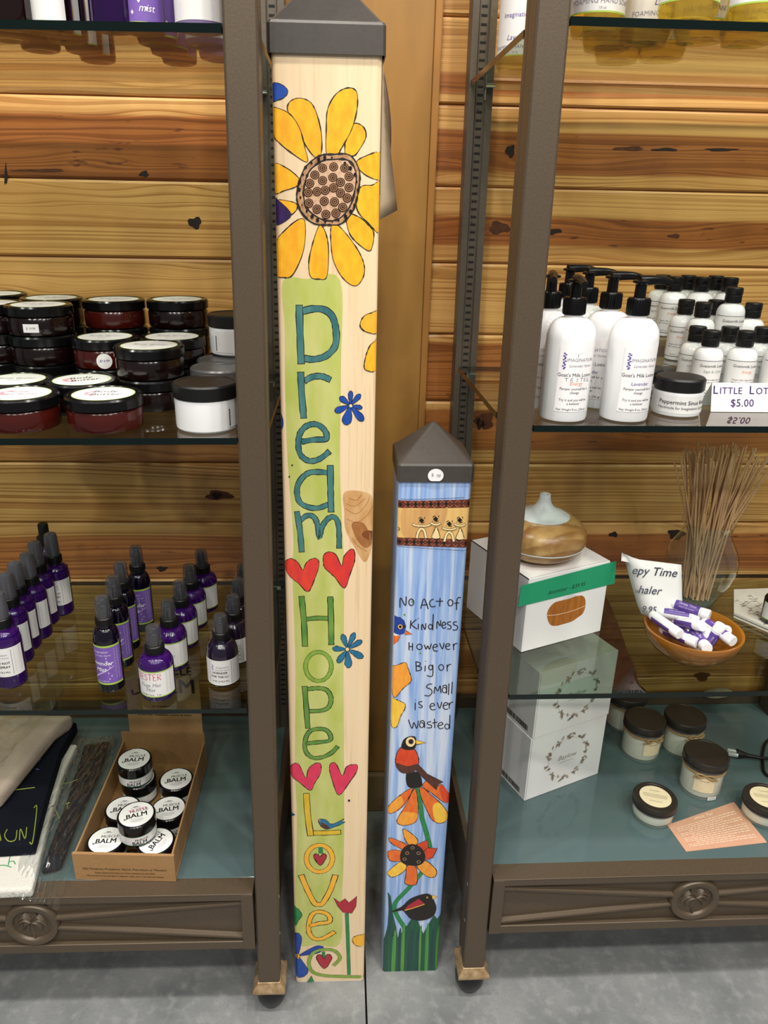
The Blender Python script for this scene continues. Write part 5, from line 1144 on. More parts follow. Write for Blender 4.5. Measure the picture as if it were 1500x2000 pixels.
for pts in ([(-.013, .0525), (-.0085, .0528)], [(-.0108, .0526), (-.0108, .0488)], [(-.003, .0526), (-.006, .0524), (-.006, .0486), (-.003, .0488)], [(-.006, .0506), (-.0036, .0506)], [(.0030, .0524), (.0004, .0520), (.0028, .0504), (.0004, .0488)], [(.005, .0528), (.0092, .0530)], [(.007, .0528), (.007, .049)], [(.0135, .0530), (.0108, .0528), (.0106, .0490), (.0134, .0492)], [(.0108, .051), (.0128, .051)], [(.0155, .0482), (.0156, .0526), (.0186, .0516), (.0158, .0502), (.0190, .0480)], [(-.004, .0805), (.004, .0808)], [(0, .0806), (-.0006, .0765)]):
    mb.ribbon([np.array(q) for q in pts], .0005, F, INK)
w = mb.build('handwriting', o, smooth=0, fix=False); w['label'] = 'handwritten word TESTER in black pen'
P0, _ = put_big(lot, False, 1214, 827, .12, .08, 'white pump lotion bottle with Lavender label at the front, right of the tester')
for i, (dx, dy, l) in enumerate(((-.0100, .064, 'white pump lotion bottle directly behind the front Lavender one'), (-.0190, .128, 'white pump lotion bottle third in the file behind the front Lavender one'), (-.0260, .192, 'white pump lotion bottle at the back of the file behind the front Lavender one'))):
    o = place(lot, True, (P0[0]+dx, P0[1]+dy, ZRM+.0004), -.9, l, 'large white lotion bottles'); turn(o, 1.0)
p = behind(at_z(1096, 827, ZRM), .028)
for i, (dx, dy, l) in enumerate(((-.0110, .064, 'white pump lotion bottle directly behind the tester, beside the bronze post'), (-.0205, .128, 'white pump lotion bottle third back in the tester file'))):
    o = place(lot, True, (p[0]+dx, p[1]+dy, ZRM+.0004), -.9, l, 'large white lotion bottles'); turn(o, -.9)

ACR = clear('acrylic', 'eef2f2', 'd8dede', .04, gain=1.3)
rz_ = thing('riser', 'clear acrylic stepped riser carrying the small lotion bottles', 'riser', (0, 0, 0))
X0, X1 = .425, .690; H2_, H3_ = .0337, .0618
for y0, y1, h in ((.138, .2155, .0060), (.2155, .2895, H2_), (.2895, .3585, H3_)):
    mb = MB(); mb.box(X0, X1, y0+.0004, y1-.0004, ZRM+h-.003, ZRM+h, ACR); mb.build('step', rz_, bevel=.0004, smooth=0)
    if h > .01:
        mb = MB(); mb.box(X0, X1, y0+.0004, y0+.003, ZRM+.0006, ZRM+h-.0032, ACR); mb.build('riser_face', rz_, bevel=.0004, smooth=0)
mb = MB(); mb.box(X0, X1, .138, .1405, ZRM+.0006, ZRM+.0028, ACR); mb.build('front_lip', rz_, smooth=0)
mb = MB(); mb.box(X0, X1, .3555, .3581, ZRM+.0006, ZRM+H3_-.0032, ACR); mb.build('back_face', rz_, smooth=0)
def make_small(kind, tall=False):
    t = thing('small_lotion_bottle', '-', 'bottle', group='small white lotion bottles'); r = .0186; H = .020 if tall else 0
    prof = [(0, .001), (r-.003, .0003), (r-.0006, .0012), (r, .0035), (r, .050+H)]+[(.0095+(r-.0095)*math.cos(PI/2*i/7), .050+H+.0125*math.sin(PI/2*i/7)) for i in range(1, 8)]+[(.0085, .0655+H)]
    mb = MB(); mb.lathe(prof, WHITEP, 36); mb.build('bottle_body', t, smooth=50)
    mb = MB(); F = mb.wraplabel(r+.0003, .006+H*.5, .048+H, -1.5, 1.5, LABELW, INK, .0006, 24); z1 = .048+H
    mb.text('Goatsmilk Lotion', .0050, F, INK, 0, z1-.0085); mb.text({'sage': 'Sage & Citrus', 'energy': 'Energy', 'lavender': 'Lavender'}[kind], .0048, F, {'sage': pm('sage_ink', '8f9a8a', .6), 'energy': ORANGE_INK, 'lavender': GREY_INK}[kind], .001, z1-.0155, shear=.15)
    mb.ribbon([(-.025, z1-.0205), (.025, z1-.0205)], .0006, F, INK); mb.text('Pamper with a little extra care', .0026, F, INK, 0, z1-.0255); mb.text('take it and you will be a believer', .0026, F, INK, 0, z1-.0288)
    sprig(mb, F, .006, z1-.040, .5); mb.text('Net 2 oz', .0024, F, INK, -.008, z1-.0395)
    mb.build('label', t, smooth=60, fix=False)
    mb = MB(); mb.lathe([(.0106, .0645+H), (.0110, .0652+H), (.0110, .0740+H), (.0106, .0745+H), (.0106, .0752+H), (.0114, .0757+H), (.0112, .0832+H), (.0100, .0846+H), (0, .0848+H)], BLACKM, 30)
    mb.box(-.003, .003, -.0116, -.0108, .0762+H, .0792+H, BLACKP); mb.build('flip_cap', t)
    return t
sm = {}
def put_small(key, px, py, Y, base, label, rz=0.0, tall=False):
    q = at_y(px, py, Y); used = key in sm
    if not used: sm[key] = make_small(key.split('_')[0], tall)
    place(sm[key], used, (q[0], Y, ZRM+base+.0004), rz, label, 'small white lotion bottles')
put_small('sage', 1392, 645, .160, .006, 'small lotion bottle in the front row, just left of the price card, Sage and Citrus', .05)
put_small('energy', 1460, 643, .160, .006, 'small lotion bottle in the front row behind the price card, Energy in orange', -.02)
put_small('sage', 1532, 645, .160, .006, 'small lotion bottle in the front row at the right picture edge', .1)
put_small('lavender', 1364, 639, .199, .006, 'small lotion bottle peeping out left of the Sage and Citrus one', -.35)
put_small('energy', 1427, 639, .199, .006, 'small lotion bottle in the gap between the Sage and Energy front ones', .1)
put_small('sage', 1492, 640, .199, .006, 'small lotion bottle right of the Energy one, set back a row', .2)
put_small('energy', 1342, 586, .2690, H2_, 'small lotion bottle at the left of the middle step, Energy lettered', -.45)
put_small('sage', 1376, 590, .2350, H2_, 'small lotion bottle second from the left on the middle step', -.1)
put_small('sage', 1474, 590, .237, H2_, 'small lotion bottle on the middle step, right of the tall Lavender one', .2)
put_small('sage', 1400, 586, .269, H2_, 'small lotion bottle at the back of the middle step, left of the tall Lavender one', .1)
put_small('energy', 1321, 541, .309, H3_, 'small lotion bottle at the left front of the top step', -.35)
put_small('lavender', 1374, 540, .309, H3_, 'small lotion bottle second from the left at the front of the top step', -.1)
put_small('sage', 1428, 541, .309, H3_, 'small lotion bottle at the right front of the top step', .1)
put_small('sage', 1296, 538, .340, H3_, 'small lotion bottle at the rear left corner of the top step', -.4)
put_small('energy', 1346, 537, .340, H3_, 'small lotion bottle at the rear of the top step, second from the left', -.2)
put_small('lavender', 1400, 538, .340, H3_, 'small lotion bottle at the rear of the top step, right of its middle', 0)
# tall lavender bottle standing on two of the front row's caps is built on its own step
o = make_small('lavender', True); q = at_y(1441, 563, .2300); o.location = (q[0], .2370, ZRM+H2_+.0004); o['label'] = 'tallest small lotion bottle, Lavender lettered, standing forward on the middle step'; o['group'] = 'small white lotion bottles'

def make_sinus():
    t = thing('balm_tub', '-', 'jar', group='sinus relief tubs'); r = .0290
    mb = MB(); mb.lathe([(0, .0008), (r-.004, .0003), (r-.001, .0018), (r, .005), (r, .029), (r-.0022, .031), (r-.0022, .034)], WHITEP, 40); mb.build('jar_body', t)
    mb = MB(); R = r+.0006; mb.lathe([(R-.0006, .0308), (R, .0316), (R, .0438), (R-.002, .046), (0, .046)], BLACKM, 44); mb.build('lid', t)
    mb = MB(); F = mb.wraplabel(r+.0003, .0055, .0265, -2.0, 2.0, LABELW, None, n=28)
    mb.text('Peppermint Sinus Relief', .0070, F, INK, 0, .0165, bold=.012); mb.text('Handmade for Imagination Lavender', .0046, F, INK, 0, .0105); mb.build('label', t, smooth=60, fix=False)
    return t
sn = make_sinus(); p = behind(at_z(1316, 817, ZRM), .029); place(sn, False, (p[0], p[1], ZRM+.0004), -.02, 'white tub with a black lid lettered Peppermint Sinus Relief, right of the pump bottles', 'sinus relief tubs')
place(sn, True, (p[0]-.028, p[1]+.058, ZRM+.0004), .15, 'black lidded tub half hidden behind the front Lavender pump bottle', 'sinus relief tubs')

mb = MB(); A0 = at_z(1388, 805, ZRM); ya = A0[1]; w_, h_ = .108, .0345
Cq = lambda u, z, d=0.0: (A0[0]+u, ya+d+.010*(z/h_), ZRM+.0006+z)
for d in (0.0,):
    mb.add([Cq(0, 0), Cq(w_, 0), Cq(w_, h_), Cq(0, h_), Cq(0, 0, .0005), Cq(w_, 0, .0005), Cq(w_, h_, .0005), Cq(0, h_, .0005)], [(0, 1, 2, 3), (4, 7, 6, 5), (0, 3, 7, 4), (1, 5, 6, 2), (0, 4, 5, 1), (3, 2, 6, 7)], PAPER)
    mb.add([Cq(0, h_), Cq(w_, h_), (A0[0]+w_, ya+.034, ZRM+.0008), (A0[0], ya+.034, ZRM+.0008), Cq(0, h_, .0005), Cq(w_, h_, .0005), (A0[0]+w_, ya+.0345, ZRM+.0008), (A0[0], ya+.0345, ZRM+.0008)], [(0, 1, 2, 3), (4, 7, 6, 5)], PAPER)
SIGN_INK = pm('sign_purple', '5d3f86', .6); G = lambda x, y: Cq(x, y, -.0003)
mb.text('L', .0140, G, SIGN_INK, .0012, .0215, align='LEFT', bold=.02); mb.text('ITTLE', .0112, G, SIGN_INK, .0098, .0215, align='LEFT', bold=.02, space=1.08); mb.text('L', .0140, G, SIGN_INK, .0475, .0215, align='LEFT', bold=.02); mb.text('OTION', .0112, G, SIGN_INK, .0560, .0215, align='LEFT', bold=.02, space=1.08)
mb.text('$5.00', .0128, G, SIGN_INK, .0245, .0065, align='LEFT', bold=.02, space=1.05)
tag(mb.build('price_card', smooth=0), 'white folded price card lettered Little Lotion $5.00 in purple', 'sign')

# ================================================================== RIGHT DISPLAY: LOWER SHELF
CART = pm('white_carton', 'efedec', .5)
CARTL = pm('carton_edge_line', '2c2a2a', .6)
ex, ey = np.array([.1364, .0597, 0])/.1489, np.array([-.0597, .1364, 0])/.1489
def carton(org, z, w, d, h, name, label, group, seam=True):
    r = thing(name, label, 'box', (org[0], org[1], z), math.atan2(ex[1], ex[0]), group)
    mb = MB(); mb.box(0, w, 0, d, 0, h, CART); mb.build('carton', r, bevel=.0008, smooth=0)
    if seam:
        mb = MB(); mb.box(-.0002, .0006, 0, d, h-.0012, h+.0002, CARTL); mb.box(.004, w-.004, .0012, .0024, h-.0001, h+.0003, pm('carton_seam', 'bdb8b4', .6)); mb.build('lid_seam', r, smooth=0)
    return r
fa = at_z(1018, 1275, ZRL)
cA = carton(fa, ZRL+.0006, .149, .1485, .1195, 'carton', 'white carton with a green paper strip and a printed picture, under the diffuser', 'white cartons')
def loc(p): d = np.asarray(p)-np.array([fa[0], fa[1], ZRL+.0006]); return d@ex, d@ey, d[2]
def onfront(x, y, x0=880, y0=940, s=4.1667): return loc(at_plane(x0+x/s, y0+y/s, fa, ey))
GREENP = pm('green_paper', '1f9a6c', .6)
mb = MB(); Q = [onfront(*q) for q in ((548, 1020), (1330, 830), (1345, 648), (570, 850))]
mb.add([(q[0], -.0006, q[2]) for q in Q]+[(q[0], -.0010, q[2]) for q in Q], [(0, 1, 2, 3), (4, 7, 6, 5), (0, 4, 5, 1), (1, 5, 6, 2), (2, 6, 7, 3), (3, 7, 4, 0)], GREENP)
a_, b_ = np.array(onfront(785, 925)), np.array(onfront(1130, 838)); dx_ = (b_-a_)/np.linalg.norm(b_-a_); ux = np.array([dx_[0], dx_[2]]); uy = np.array([-ux[1], ux[0]])
G = lambda x, y: (a_[0]+ux[0]*x+uy[0]*y, -.0012, a_[2]+ux[1]*x+uy[1]*y)
mb.text('Atomizer - $39.95', .0092, G, pm('dark_green_ink', '0f3a2c', .6), 0, .0005, align='LEFT', shear=.25); mb.build('paper_strip', cA, smooth=0)
mb = MB(); pic = [onfront(*q) for q in ((785, 1100), (795, 1045), (840, 990), (900, 970), (960, 955), (1020, 935), (1070, 930), (1095, 960), (1095, 1020), (1075, 1075), (1030, 1110), (985, 1140), (920, 1160), (860, 1175), (810, 1165))]
WOODP = pm('printed_wood', 'b5702c', .5, 0, .4, .6, (160, 60, 30), '8a4c18')
mb.poly(smooth_path([(q[0], q[2]) for q in pic], 4, True), lambda x, z: (x, -.0003, z), WOODP)
ln = [onfront(*q) for q in ((783, 1092), (860, 1085), (960, 1062), (1040, 1035), (1092, 1012))]; mb.ribbon(smooth_path([(q[0], q[2]) for q in ln], 4), .0012, lambda x, z: (x, -.0005, z), pm('printed_line', 'e8c2a2', .5))
cn = [onfront(*q) for q in ((905, 962), (965, 925), (1000, 920), (1030, 930))]; mb.poly([(q[0], q[2]) for q in cn], lambda x, z: (x, -.00025, z), pm('printed_cone', 'd5dadd', .5))
mb.build('printed_picture', cA, smooth=0, fix=False)

# ---- diffuser
DW = pm('diffuser_wood', 'c8a468', .3, 0, .5, .9, (7, 60, 40), '7d5226', detail=5); FROST = pm('frosted_plastic', 'dfe5e8', .35, 0, .5)
FROST.node_tree.nodes['Principled BSDF'].inputs['Subsurface Weight'].default_value = .25; FROST.node_tree.nodes['Principled BSDF'].inputs['Subsurface Radius'].default_value = (.01, .01, .01)
nt = DW.node_tree; b_ = nt.nodes['Principled BSDF']; tc = nt.nodes.new('ShaderNodeTexCoord'); wv = nt.nodes.new('ShaderNodeTexWave'); wv.wave_type = 'RINGS'; wv.rings_direction = 'Y'; wv.wave_profile = 'SAW'
mpg = nt.nodes.new('ShaderNodeMapping'); mpg.inputs['Location'].default_value = (.012, 0, .03); mpg.inputs['Scale'].default_value = (1, .35, 1)
wv.inputs['Scale'].default_value = 20; wv.inputs['Distortion'].default_value = 1.2; wv.inputs['Detail'].default_value = 2; wv.inputs['Detail Scale'].default_value = 6
mxw = nt.nodes.new('ShaderNodeMix'); mxw.data_type = 'RGBA'; mxw.inputs['B'].default_value = lin('855628'); crv = nt.nodes.new('ShaderNodeMapRange'); crv.inputs[1].default_value = .35; crv.inputs[2].default_value = 1.0; crv.inputs[4].default_value = .6
old = b_.inputs['Base Color'].links[0].from_socket
nt.links.new(tc.outputs['Object'], mpg.inputs[0]); nt.links.new(mpg.outputs[0], wv.inputs['Vector']); nt.links.new(wv.outputs['Fac'], crv.inputs[0]); nt.links.new(crv.outputs[0], mxw.inputs['Factor']); nt.links.new(old, mxw.inputs['A']); nt.links.new(mxw.outputs['Result'], b_.inputs['Base Color'])
dp = np.array([.3010, .2050]); dz = ZRL+.0006+.1195+.0004
t = thing('diffuser', 'round wood-look aroma diffuser with a frosted cone top, standing on the white carton', 'diffuser', (dp[0], dp[1], dz), .5)
def pr_(z): return .0660*(1-abs((z-.032)/.036)**2.5)**.5
zs = [.0004]+[.001+.0225*(i/9) for i in range(10)]
mb = MB(); lowp = [(0, 0), (.030, 0), (.036, .0008)]+[(max(.036, pr_(z)), z) for z in [.0012+.0018*i for i in range(13)]]
mb.lathe(lowp, DW, 56); mb.build('base', t, smooth=50)
mb = MB(); rz2 = pr_(.0232); mb.lathe([(rz2-.0005, .0226), (rz2+.0004, .0228), (rz2+.0006, .0242), (rz2-.0005, .0244)], FROST, 56); mb.build('light_ring', t)
mb = MB(); up = [(pr_(z), z) for z in [.0246+.0021*i for i in range(18)]]; up = [q for q in up if q[1] < .0625]+[(.042, .0632), (.038, .0630)]
mb.lathe(up, DW, 56); mb.build('wood_shell', t, smooth=50)
mb = MB(); mb.lathe([(.0385, .0618), (.0388, .0634), (.034, .0668), (.024, .0710), (.0150, .0765), (.0102, .0830), (.0082, .0890), (.0078, .0958), (.0074, .0965), (.0050, .0962), (.0045, .0920), (0, .0900)], FROST, 48); mb.build('mist_cone', t, smooth=50)

# ---- bowl of inhalers
BWOOD = pm('glossy_bowl_wood', '97601c', .16, 0, .6, .6, (14, 14, 95), '74430f', coat=.3)
bc = np.array([.510, .1115]); bt = thing('wooden_bowl', 'glossy round wooden bowl full of small inhaler tubes', 'bowl', (bc[0], bc[1], ZRL+.0004))
mb = MB(); R0 = .0685
mb.lathe([(0, 0), (.026, 0), (.031, .0012), (.044, .008), (.056, .0185), (.0645, .032), (.0685, .046), (.0680, .0476), (.0660, .0480), (.0638, .0466), (.0595, .033), (.051, .0205), (.040, .0115), (.026, .0062), (0, .0055)], BWOOD, 60); mb.build('bowl', bt, smooth=50)
def make_tube():
    t = thing('inhaler_tube', '-', 'inhaler', group='inhaler tubes in the bowl'); L_ = .060; r = .0074
    K = lambda x, y, z: (z-L_/2, x, y)
    mb = MB(); mb.lathe([(0, 0), (r*.55, .0006), (r*.88, .0035), (r, .0075), (r, .0455), (r*.9, .046)], WHITEP, 24, M=K); mb.build('tube_body', t, smooth=50)
    mb = MB(); mb.lathe([(r*.9, .0462), (r*1.06, .0465), (r*1.06, .0565), (r*.96, .058), (0, .058)], WHITEP, 24, M=K); mb.build('cap', t, smooth=40)
    mb = MB(); vs = []; n = 16
    for i in range(n+1):
        a = -1.25+2.5*i/n
        vs += [((r+.0002)*math.sin(a), (r+.0002)*math.cos(a), z) for z in (.0095, .044)]
    mb.add([K(x, y, z) for x, y, z in vs], [(2*i, 2*i+1, 2*i+3, 2*i+2) for i in range(n)], LILAC2)
    F = lambda x, y: (x, (r+.0004)*math.sin(-y/r), (r+.0004)*math.cos(-y/r))
    F2 = lambda x, y: (x-L_/2+.027, -(r+.0004)*math.sin(-y/r), (r+.0004)*math.cos(-y/r))
    mb.text('Sleepy Time', .0050, F2, LILAC_INK, 0, .0005, bold=.01); mb.text('inhaler with lavender', .0026, F2, LILAC_INK, 0, -.0040); mb.build('label', t, smooth=60, fix=False)
    return t
LILAC2 = pm('deep_lilac_label', '5a3f90', .4)
tube = make_tube(); ORI = []
Z0 = ZRL
TUBES = [((560, 590), (920, 705), .0640, 1.1, 'topmost inhaler tube, lying across the back with its purple label turned up'), ((445, 670), (815, 745), .0530, .3, 'inhaler tube under the topmost one, purple label towards the front'),
         ((345, 700), (655, 895), .0520, 2.9, 'inhaler tube with its white side up, along the left rim beside the paper sign'), ((640, 735), (800, 840), .0500, 2.6, 'inhaler tube end-on in the middle with a white cap towards the front'),
         ((690, 725), (965, 930), .0445, .8, 'inhaler tube in the middle slanting down to the right'), ((850, 760), (1180, 970), .0520, .1, 'inhaler tube at the right with a broad purple label facing up'),
         ((770, 850), (900, 1040), .0400, .9, 'inhaler tube near the front rim pointing at the viewer'), ((1000, 990), (1050, 1000), .0400, 2.0, 'inhaler tube standing near the front right, only its white cap showing'),
         ((960, 770), (1100, 850), .0400, 1.9, 'inhaler tube tucked against the right wall of the bowl'), ((420, 860), (720, 1005), .0390, 3.0, 'inhaler tube with a plain white side along the front left rim'), ((560, 800), (760, 960), .0330, .4, 'inhaler tube buried in the middle of the bowl'), ((600, 900), (800, 1010), .0270, .6, 'inhaler tube at the bottom near the front rim')]
for i, (a, b, z, roll, l) in enumerate(TUBES):
    z = z+.004; p, q = at_z(1200+a[0]/5, 1060+a[1]/5, Z0+z), at_z(1200+b[0]/5, 1060+b[1]/5, Z0+z); m_ = (p+q)/2
    d = q-p; d = d/np.linalg.norm(d)
    o = tube if i == 0 else copy_tree(tube); o['label'] = l; o['group'] = 'inhaler tubes in the bowl'
    # slide each one in until it clears the bowl's wall at its own height
    v = m_[:2]-bc; lim = .046 if z > .05 else .032
    nv = np.linalg.norm(v)
    if nv > lim: m_[:2] = bc+v*lim/nv
    tilt = {7: 1.25, 3: .35, 8: .25}.get(i, .06*math.sin(2.3*i))
    o.location = (m_[0], m_[1], Z0+z)
    o.rotation_mode = 'QUATERNION'
    o.rotation_quaternion = (Matrix.Rotation(math.atan2(d[1], d[0]), 3, 'Z') @ Matrix.Rotation(-tilt, 3, 'Y') @ Matrix.Rotation(roll-.35, 3, 'X')).to_quaternion()

# ---- paper sign in the bowl
SY_ = .135; mb = MB()
pt_ = lambda x, y: at_y(1200+x/5, 1060+y/5, SY_+.03*max(0, (700-y)/600.0))
S_ = lambda x, y, d=0.0: (lambda p: (p[0], p[1]-d, p[2]))(pt_(x, y))
left = [(128, 150), (150, 250), (185, 390), (225, 530), (265, 660), (300, 745)]; n = 9
vs = []
for i, (lx, ly) in enumerate(left):
    t = i/5; rx, ry = 655+12*t, 215+(760-215)*t
    for j in range(n+1):
        s = j/n; x, y = lx+(rx-lx)*s, ly+(ry-ly)*s; p = pt_(x, y); c = max(0, 1-s*4)
        vs.append((p[0], p[1]+.016*c*c, p[2]))
mb.add(vs, [(i*(n+1)+j, i*(n+1)+j+1, (i+1)*(n+1)+j+1, (i+1)*(n+1)+j) for i in range(5) for j in range(n)], PAPER)
c0_, c1_, c2_ = pt_(128, 150), pt_(100, 132), pt_(75, 190)
mb.add([(c0_[0], c0_[1]+.016, c0_[2]), (c1_[0], c1_[1]+.012, c1_[2]), (c2_[0], c2_[1]+.004, c2_[2]), tuple(pt_(150, 195))], [(0, 1, 2, 3)], PAPER)
SCRIPT = pm('slate_script_ink', '3f4258', .6)
def signtext(s, x, y, size, sh=.35, slope=.07):
    v2, f2 = text2d(s, size*1.0, 'LEFT', sh, 3, 0.0, 1.0); mb.add([S_(x+a, y-b+slope*a, .0012) for a, b in v2], f2, SCRIPT)
signtext('epy Time', 160, 300, 118); signtext('haler', 222, 488, 112); signtext('9.95', 262, 668, 84, .2); signtext('n', 196, 484, 60)
ps = mb.build('paper_sign', smooth=40, fix=False); so = ps.modifiers.new('thickness', 'SOLIDIFY'); so.thickness = .0003; so.offset = 1
tag(ps, 'white paper sign for the inhalers, standing in the left of the bowl', 'sign')

# ---- vase of reeds
VG = clear('vase_glass', 'eef3f0', 'cfd8d4', .03, ior=1.5, gain=1.6)
vc = np.array([.5930, .2780]); vt = thing('glass_vase', 'clear glass vase holding a sheaf of thin wooden reeds', 'vase', (vc[0], vc[1], ZRL+.0004))
mb = MB(); mb.lathe([(0, .0035), (.026, .003), (.029, 0), (.032, .0025), (.039, .020), (.049, .042), (.0560, .064), (.0565, .080), (.051, .098), (.0410, .115), (.0360, .128), (.0385, .140), (.0415, .1445), (.0402, .1450)], VG, 56); mb.build('vase_body', vt, smooth=60)
mb = MB(); mb.lathe([(0, .0005), (.0285, .0005), (.031, .004), (.030, .0075), (0, .0085)], clear('vase_foot_glass', 'b9c9c4', 'c0d0ca', .12, gain=1.6), 40); mb.build('vase_foot', vt, smooth=50)
REED = pm('reed_wood', 'd0a87e', .65, 0, .3, .5, (200, 200, 8), 'b58a60')
r3 = random.Random(21); reeds = []
for k in range(84):
    a0 = r3.uniform(0, 2*PI); b0 = .024*math.sqrt(r3.random()); bx_, by_ = b0*math.cos(a0), b0*math.sin(a0)
    # lean out from the neck, more to the sides than front to back
    tx, ty = r3.uniform(-1, 1), r3.uniform(-.6, .6)
    nx, ny = .030*tx*.95+.003*math.sin(k), .026*ty
    if math.hypot(nx, ny) > .0325: s = .0325/math.hypot(nx, ny); nx *= s; ny *= s
    zn = .130; L_ = r3.uniform(.246, .262); bx_ = nx*.15+bx_*.85; by_ = ny*.1+by_*.85
    d = np.array([nx-bx_, ny-by_, zn-.010]); d = d/np.linalg.norm(d); tip = np.array([bx_, by_, .010])+d*L_
    mb = MB(); mb.tube([(bx_, by_, .010), tip], .00145, REED, 6)
    o = mb.build('reed', loc=(vc[0], vc[1], ZRL+.0004)); tag(o, 'thin tan wooden reed in the sheaf standing in the clear glass vase', 'reed', 'diffuser reeds')

# ---- hexagonal tile with an oil bottle
TILE = pm('floral_tile', 'd9d5cc', .3, 0, .5, .5, (45, 45, 45), 'c9c4ba'); hx = np.array([.7200, .2265]); side = .0885
tt = thing('hexagonal_tile', 'white hexagonal tile printed with brown sprigs at the right picture edge', 'tile', (hx[0], hx[1], ZRL+.0004))
ang0 = math.atan2(.2996-hx[1], .6714-hx[0]); hexp = [(side*math.cos(ang0+PI/3*i), side*math.sin(ang0+PI/3*i)) for i in range(6)]
mb = MB(); mb.prism([(x*.985, y*.985) for x, y in hexp], 0, .0035, pm('tile_core', 'e6dfce', .6)); mb.prism([(x*.985, y*.985) for x, y in hexp], .0036, .0050, pm('tile_dark_line', '17140f', .5)); mb.build('tile_base', tt, smooth=0)
mb = MB(); mb.prism(hexp, .0051, .0095, TILE); SPR = pm('sprig_brown', '8f7c6a', .6); SPG = pm('sprig_grey', '6f6a66', .6); r4 = random.Random(5)
for k in range(9):
    a = ang0+.2+r4.uniform(0, 1.9)*1.0; rr_ = r4.uniform(.030, .066); cx_, cy_ = rr_*math.cos(a), rr_*math.sin(a); th = a+r4.uniform(.8, 2.2)
    P_ = smooth_path([(cx_-.022*math.cos(th), cy_-.022*math.sin(th)), (cx_+.003, cy_-.003), (cx_+.022*math.cos(th+.3), cy_+.022*math.sin(th+.3))], 6); F = lambda x, y: (x, y, .00965)
    mb.ribbon(P_, .0009, F, SPR)
    for i_, p_ in enumerate(P_[1::2]):
        s_ = th+(1.0 if i_ % 2 else -1.0); mb.poly([(p_[0]+.0045*math.cos(s_)+.0036*math.cos(q+s_)*1.0, p_[1]+.0045*math.sin(s_)+.0016*math.sin(q)) for q in [2*PI*j/8 for j in range(8)]], F, SPG if i_ % 3 else SPR)
mb.build('tile_face', tt, bevel=.0004, smooth=0)
ob = behind(at_z(1504, 1222, ZRL+.0099), .0165)
t = thing('dropper_bottle', 'small dark oil bottle with a white label on the hexagonal tile', 'bottle', (ob[0], ob[1], ZRL+.0102))
mb = MB(); mb.lathe([(0, .0004), (.0145, .0002), (.0165, .003), (.0165, .040), (.013, .046), (.0095, .048)], pm('dark_bottle_glass', '0e0b0d', .1, 0, .7), 32); mb.build('bottle_body', t, smooth=50)
mb = MB(); mb.wraplabel(.0168, .008, .036, -1.6, 1.6, LABELW, LIME, .0014); mb.build('label', t, smooth=60, fix=False)
mb = MB(); mb.lathe([(.0112, .047), (.0118, .048), (.0118, .062), (.0105, .064), (.0075, .066), (.0070, .078), (.004, .083), (0, .084)], BLACKM, 28); mb.build('dropper_cap', t, smooth=40)

# ================================================================== RIGHT DISPLAY: BOTTOM GLASS
fb = at_z(1023.5, 1565, ZB)
def wreath_box(org, z, label):
    r = carton(org, z, .1612, .149, .1275, 'carton', label, 'white cartons', False)
    mb = MB(); TW = pm('wreath_brown', 'b0a08e', .6); TG = pm('wreath_grey', '9a9288', .6); cx_, cz_ = .083, .064; F = lambda x, y: (cx_+x, -.0004, cz_+y)
    r5 = random.Random(3)
    for k in range(64):
        a = 2*PI*k/64+.25*math.sin(k); rr_ = .0425+r5.uniform(-.004, .005); th = a+r5.choice((-.9, .9, .5, 2.2))+r5.uniform(-.5, .5); px_, py_ = rr_*math.cos(a), rr_*math.sin(a)
        s_ = r5.uniform(.0032, .0052)
        mb.poly([(px_+s_*math.cos(th)*math.cos(q)-s_*.46*math.sin(th)*math.sin(q), py_+s_*math.sin(th)*math.cos(q)+s_*.46*math.cos(th)*math.sin(q)) for q in [2*PI*j/8 for j in range(8)]], F, TW if k % 3 else TG)
    ring = [(.0400*math.cos(2*PI*i/50), .0400*math.sin(2*PI*i/50)) for i in range(50)]; mb.ribbon(ring, .0004, F, TW, True)
    mb.text('Baylow', .0135, F, TG, -.001, -.002, shear=.35); mb.ribbon([(-.017, -.008), (.014, -.008)], .0012, F, pm('wreath_pale', 'c5bdb5', .6))
    mb.build('wreath_print', r, smooth=0, fix=False)
    mb = MB(); mb.add([(-.0003, .014, .006), (-.0003, .075, .006), (-.0003, .075, .017), (-.0003, .014, .017)], [(0, 1, 2, 3)], pm('bar_pale', 'bcb8b4', .6))
    yb = .015
    while yb < .072:
        w = r5.choice((.0010, .0016, .0024)); mb.add([(-.0005, yb, .0065), (-.0005, yb+w, .0065), (-.0005, yb+w, .0165), (-.0005, yb, .0165)], [(0, 1, 2, 3)], INK); yb += w+r5.choice((.0008, .0013, .0020))
    mb.build('bar_print', r, smooth=0, fix=False)
    mb = MB(); mb.box(.0022, .0030, -.0003, .0002, .002, .1255, pm('carton_seam', 'bdb8b4', .6)); mb.build('edge_fold', r, smooth=0)
    return r
wreath_box(fb, ZB+.0005, 'white carton with a leafy wreath print, lower one of the pair on the bottom glass')
wreath_box(fb+ex*.0015-ey*.001, ZB+.0005+.1278, 'white carton with a leafy wreath print, upper one of the pair on the bottom glass')

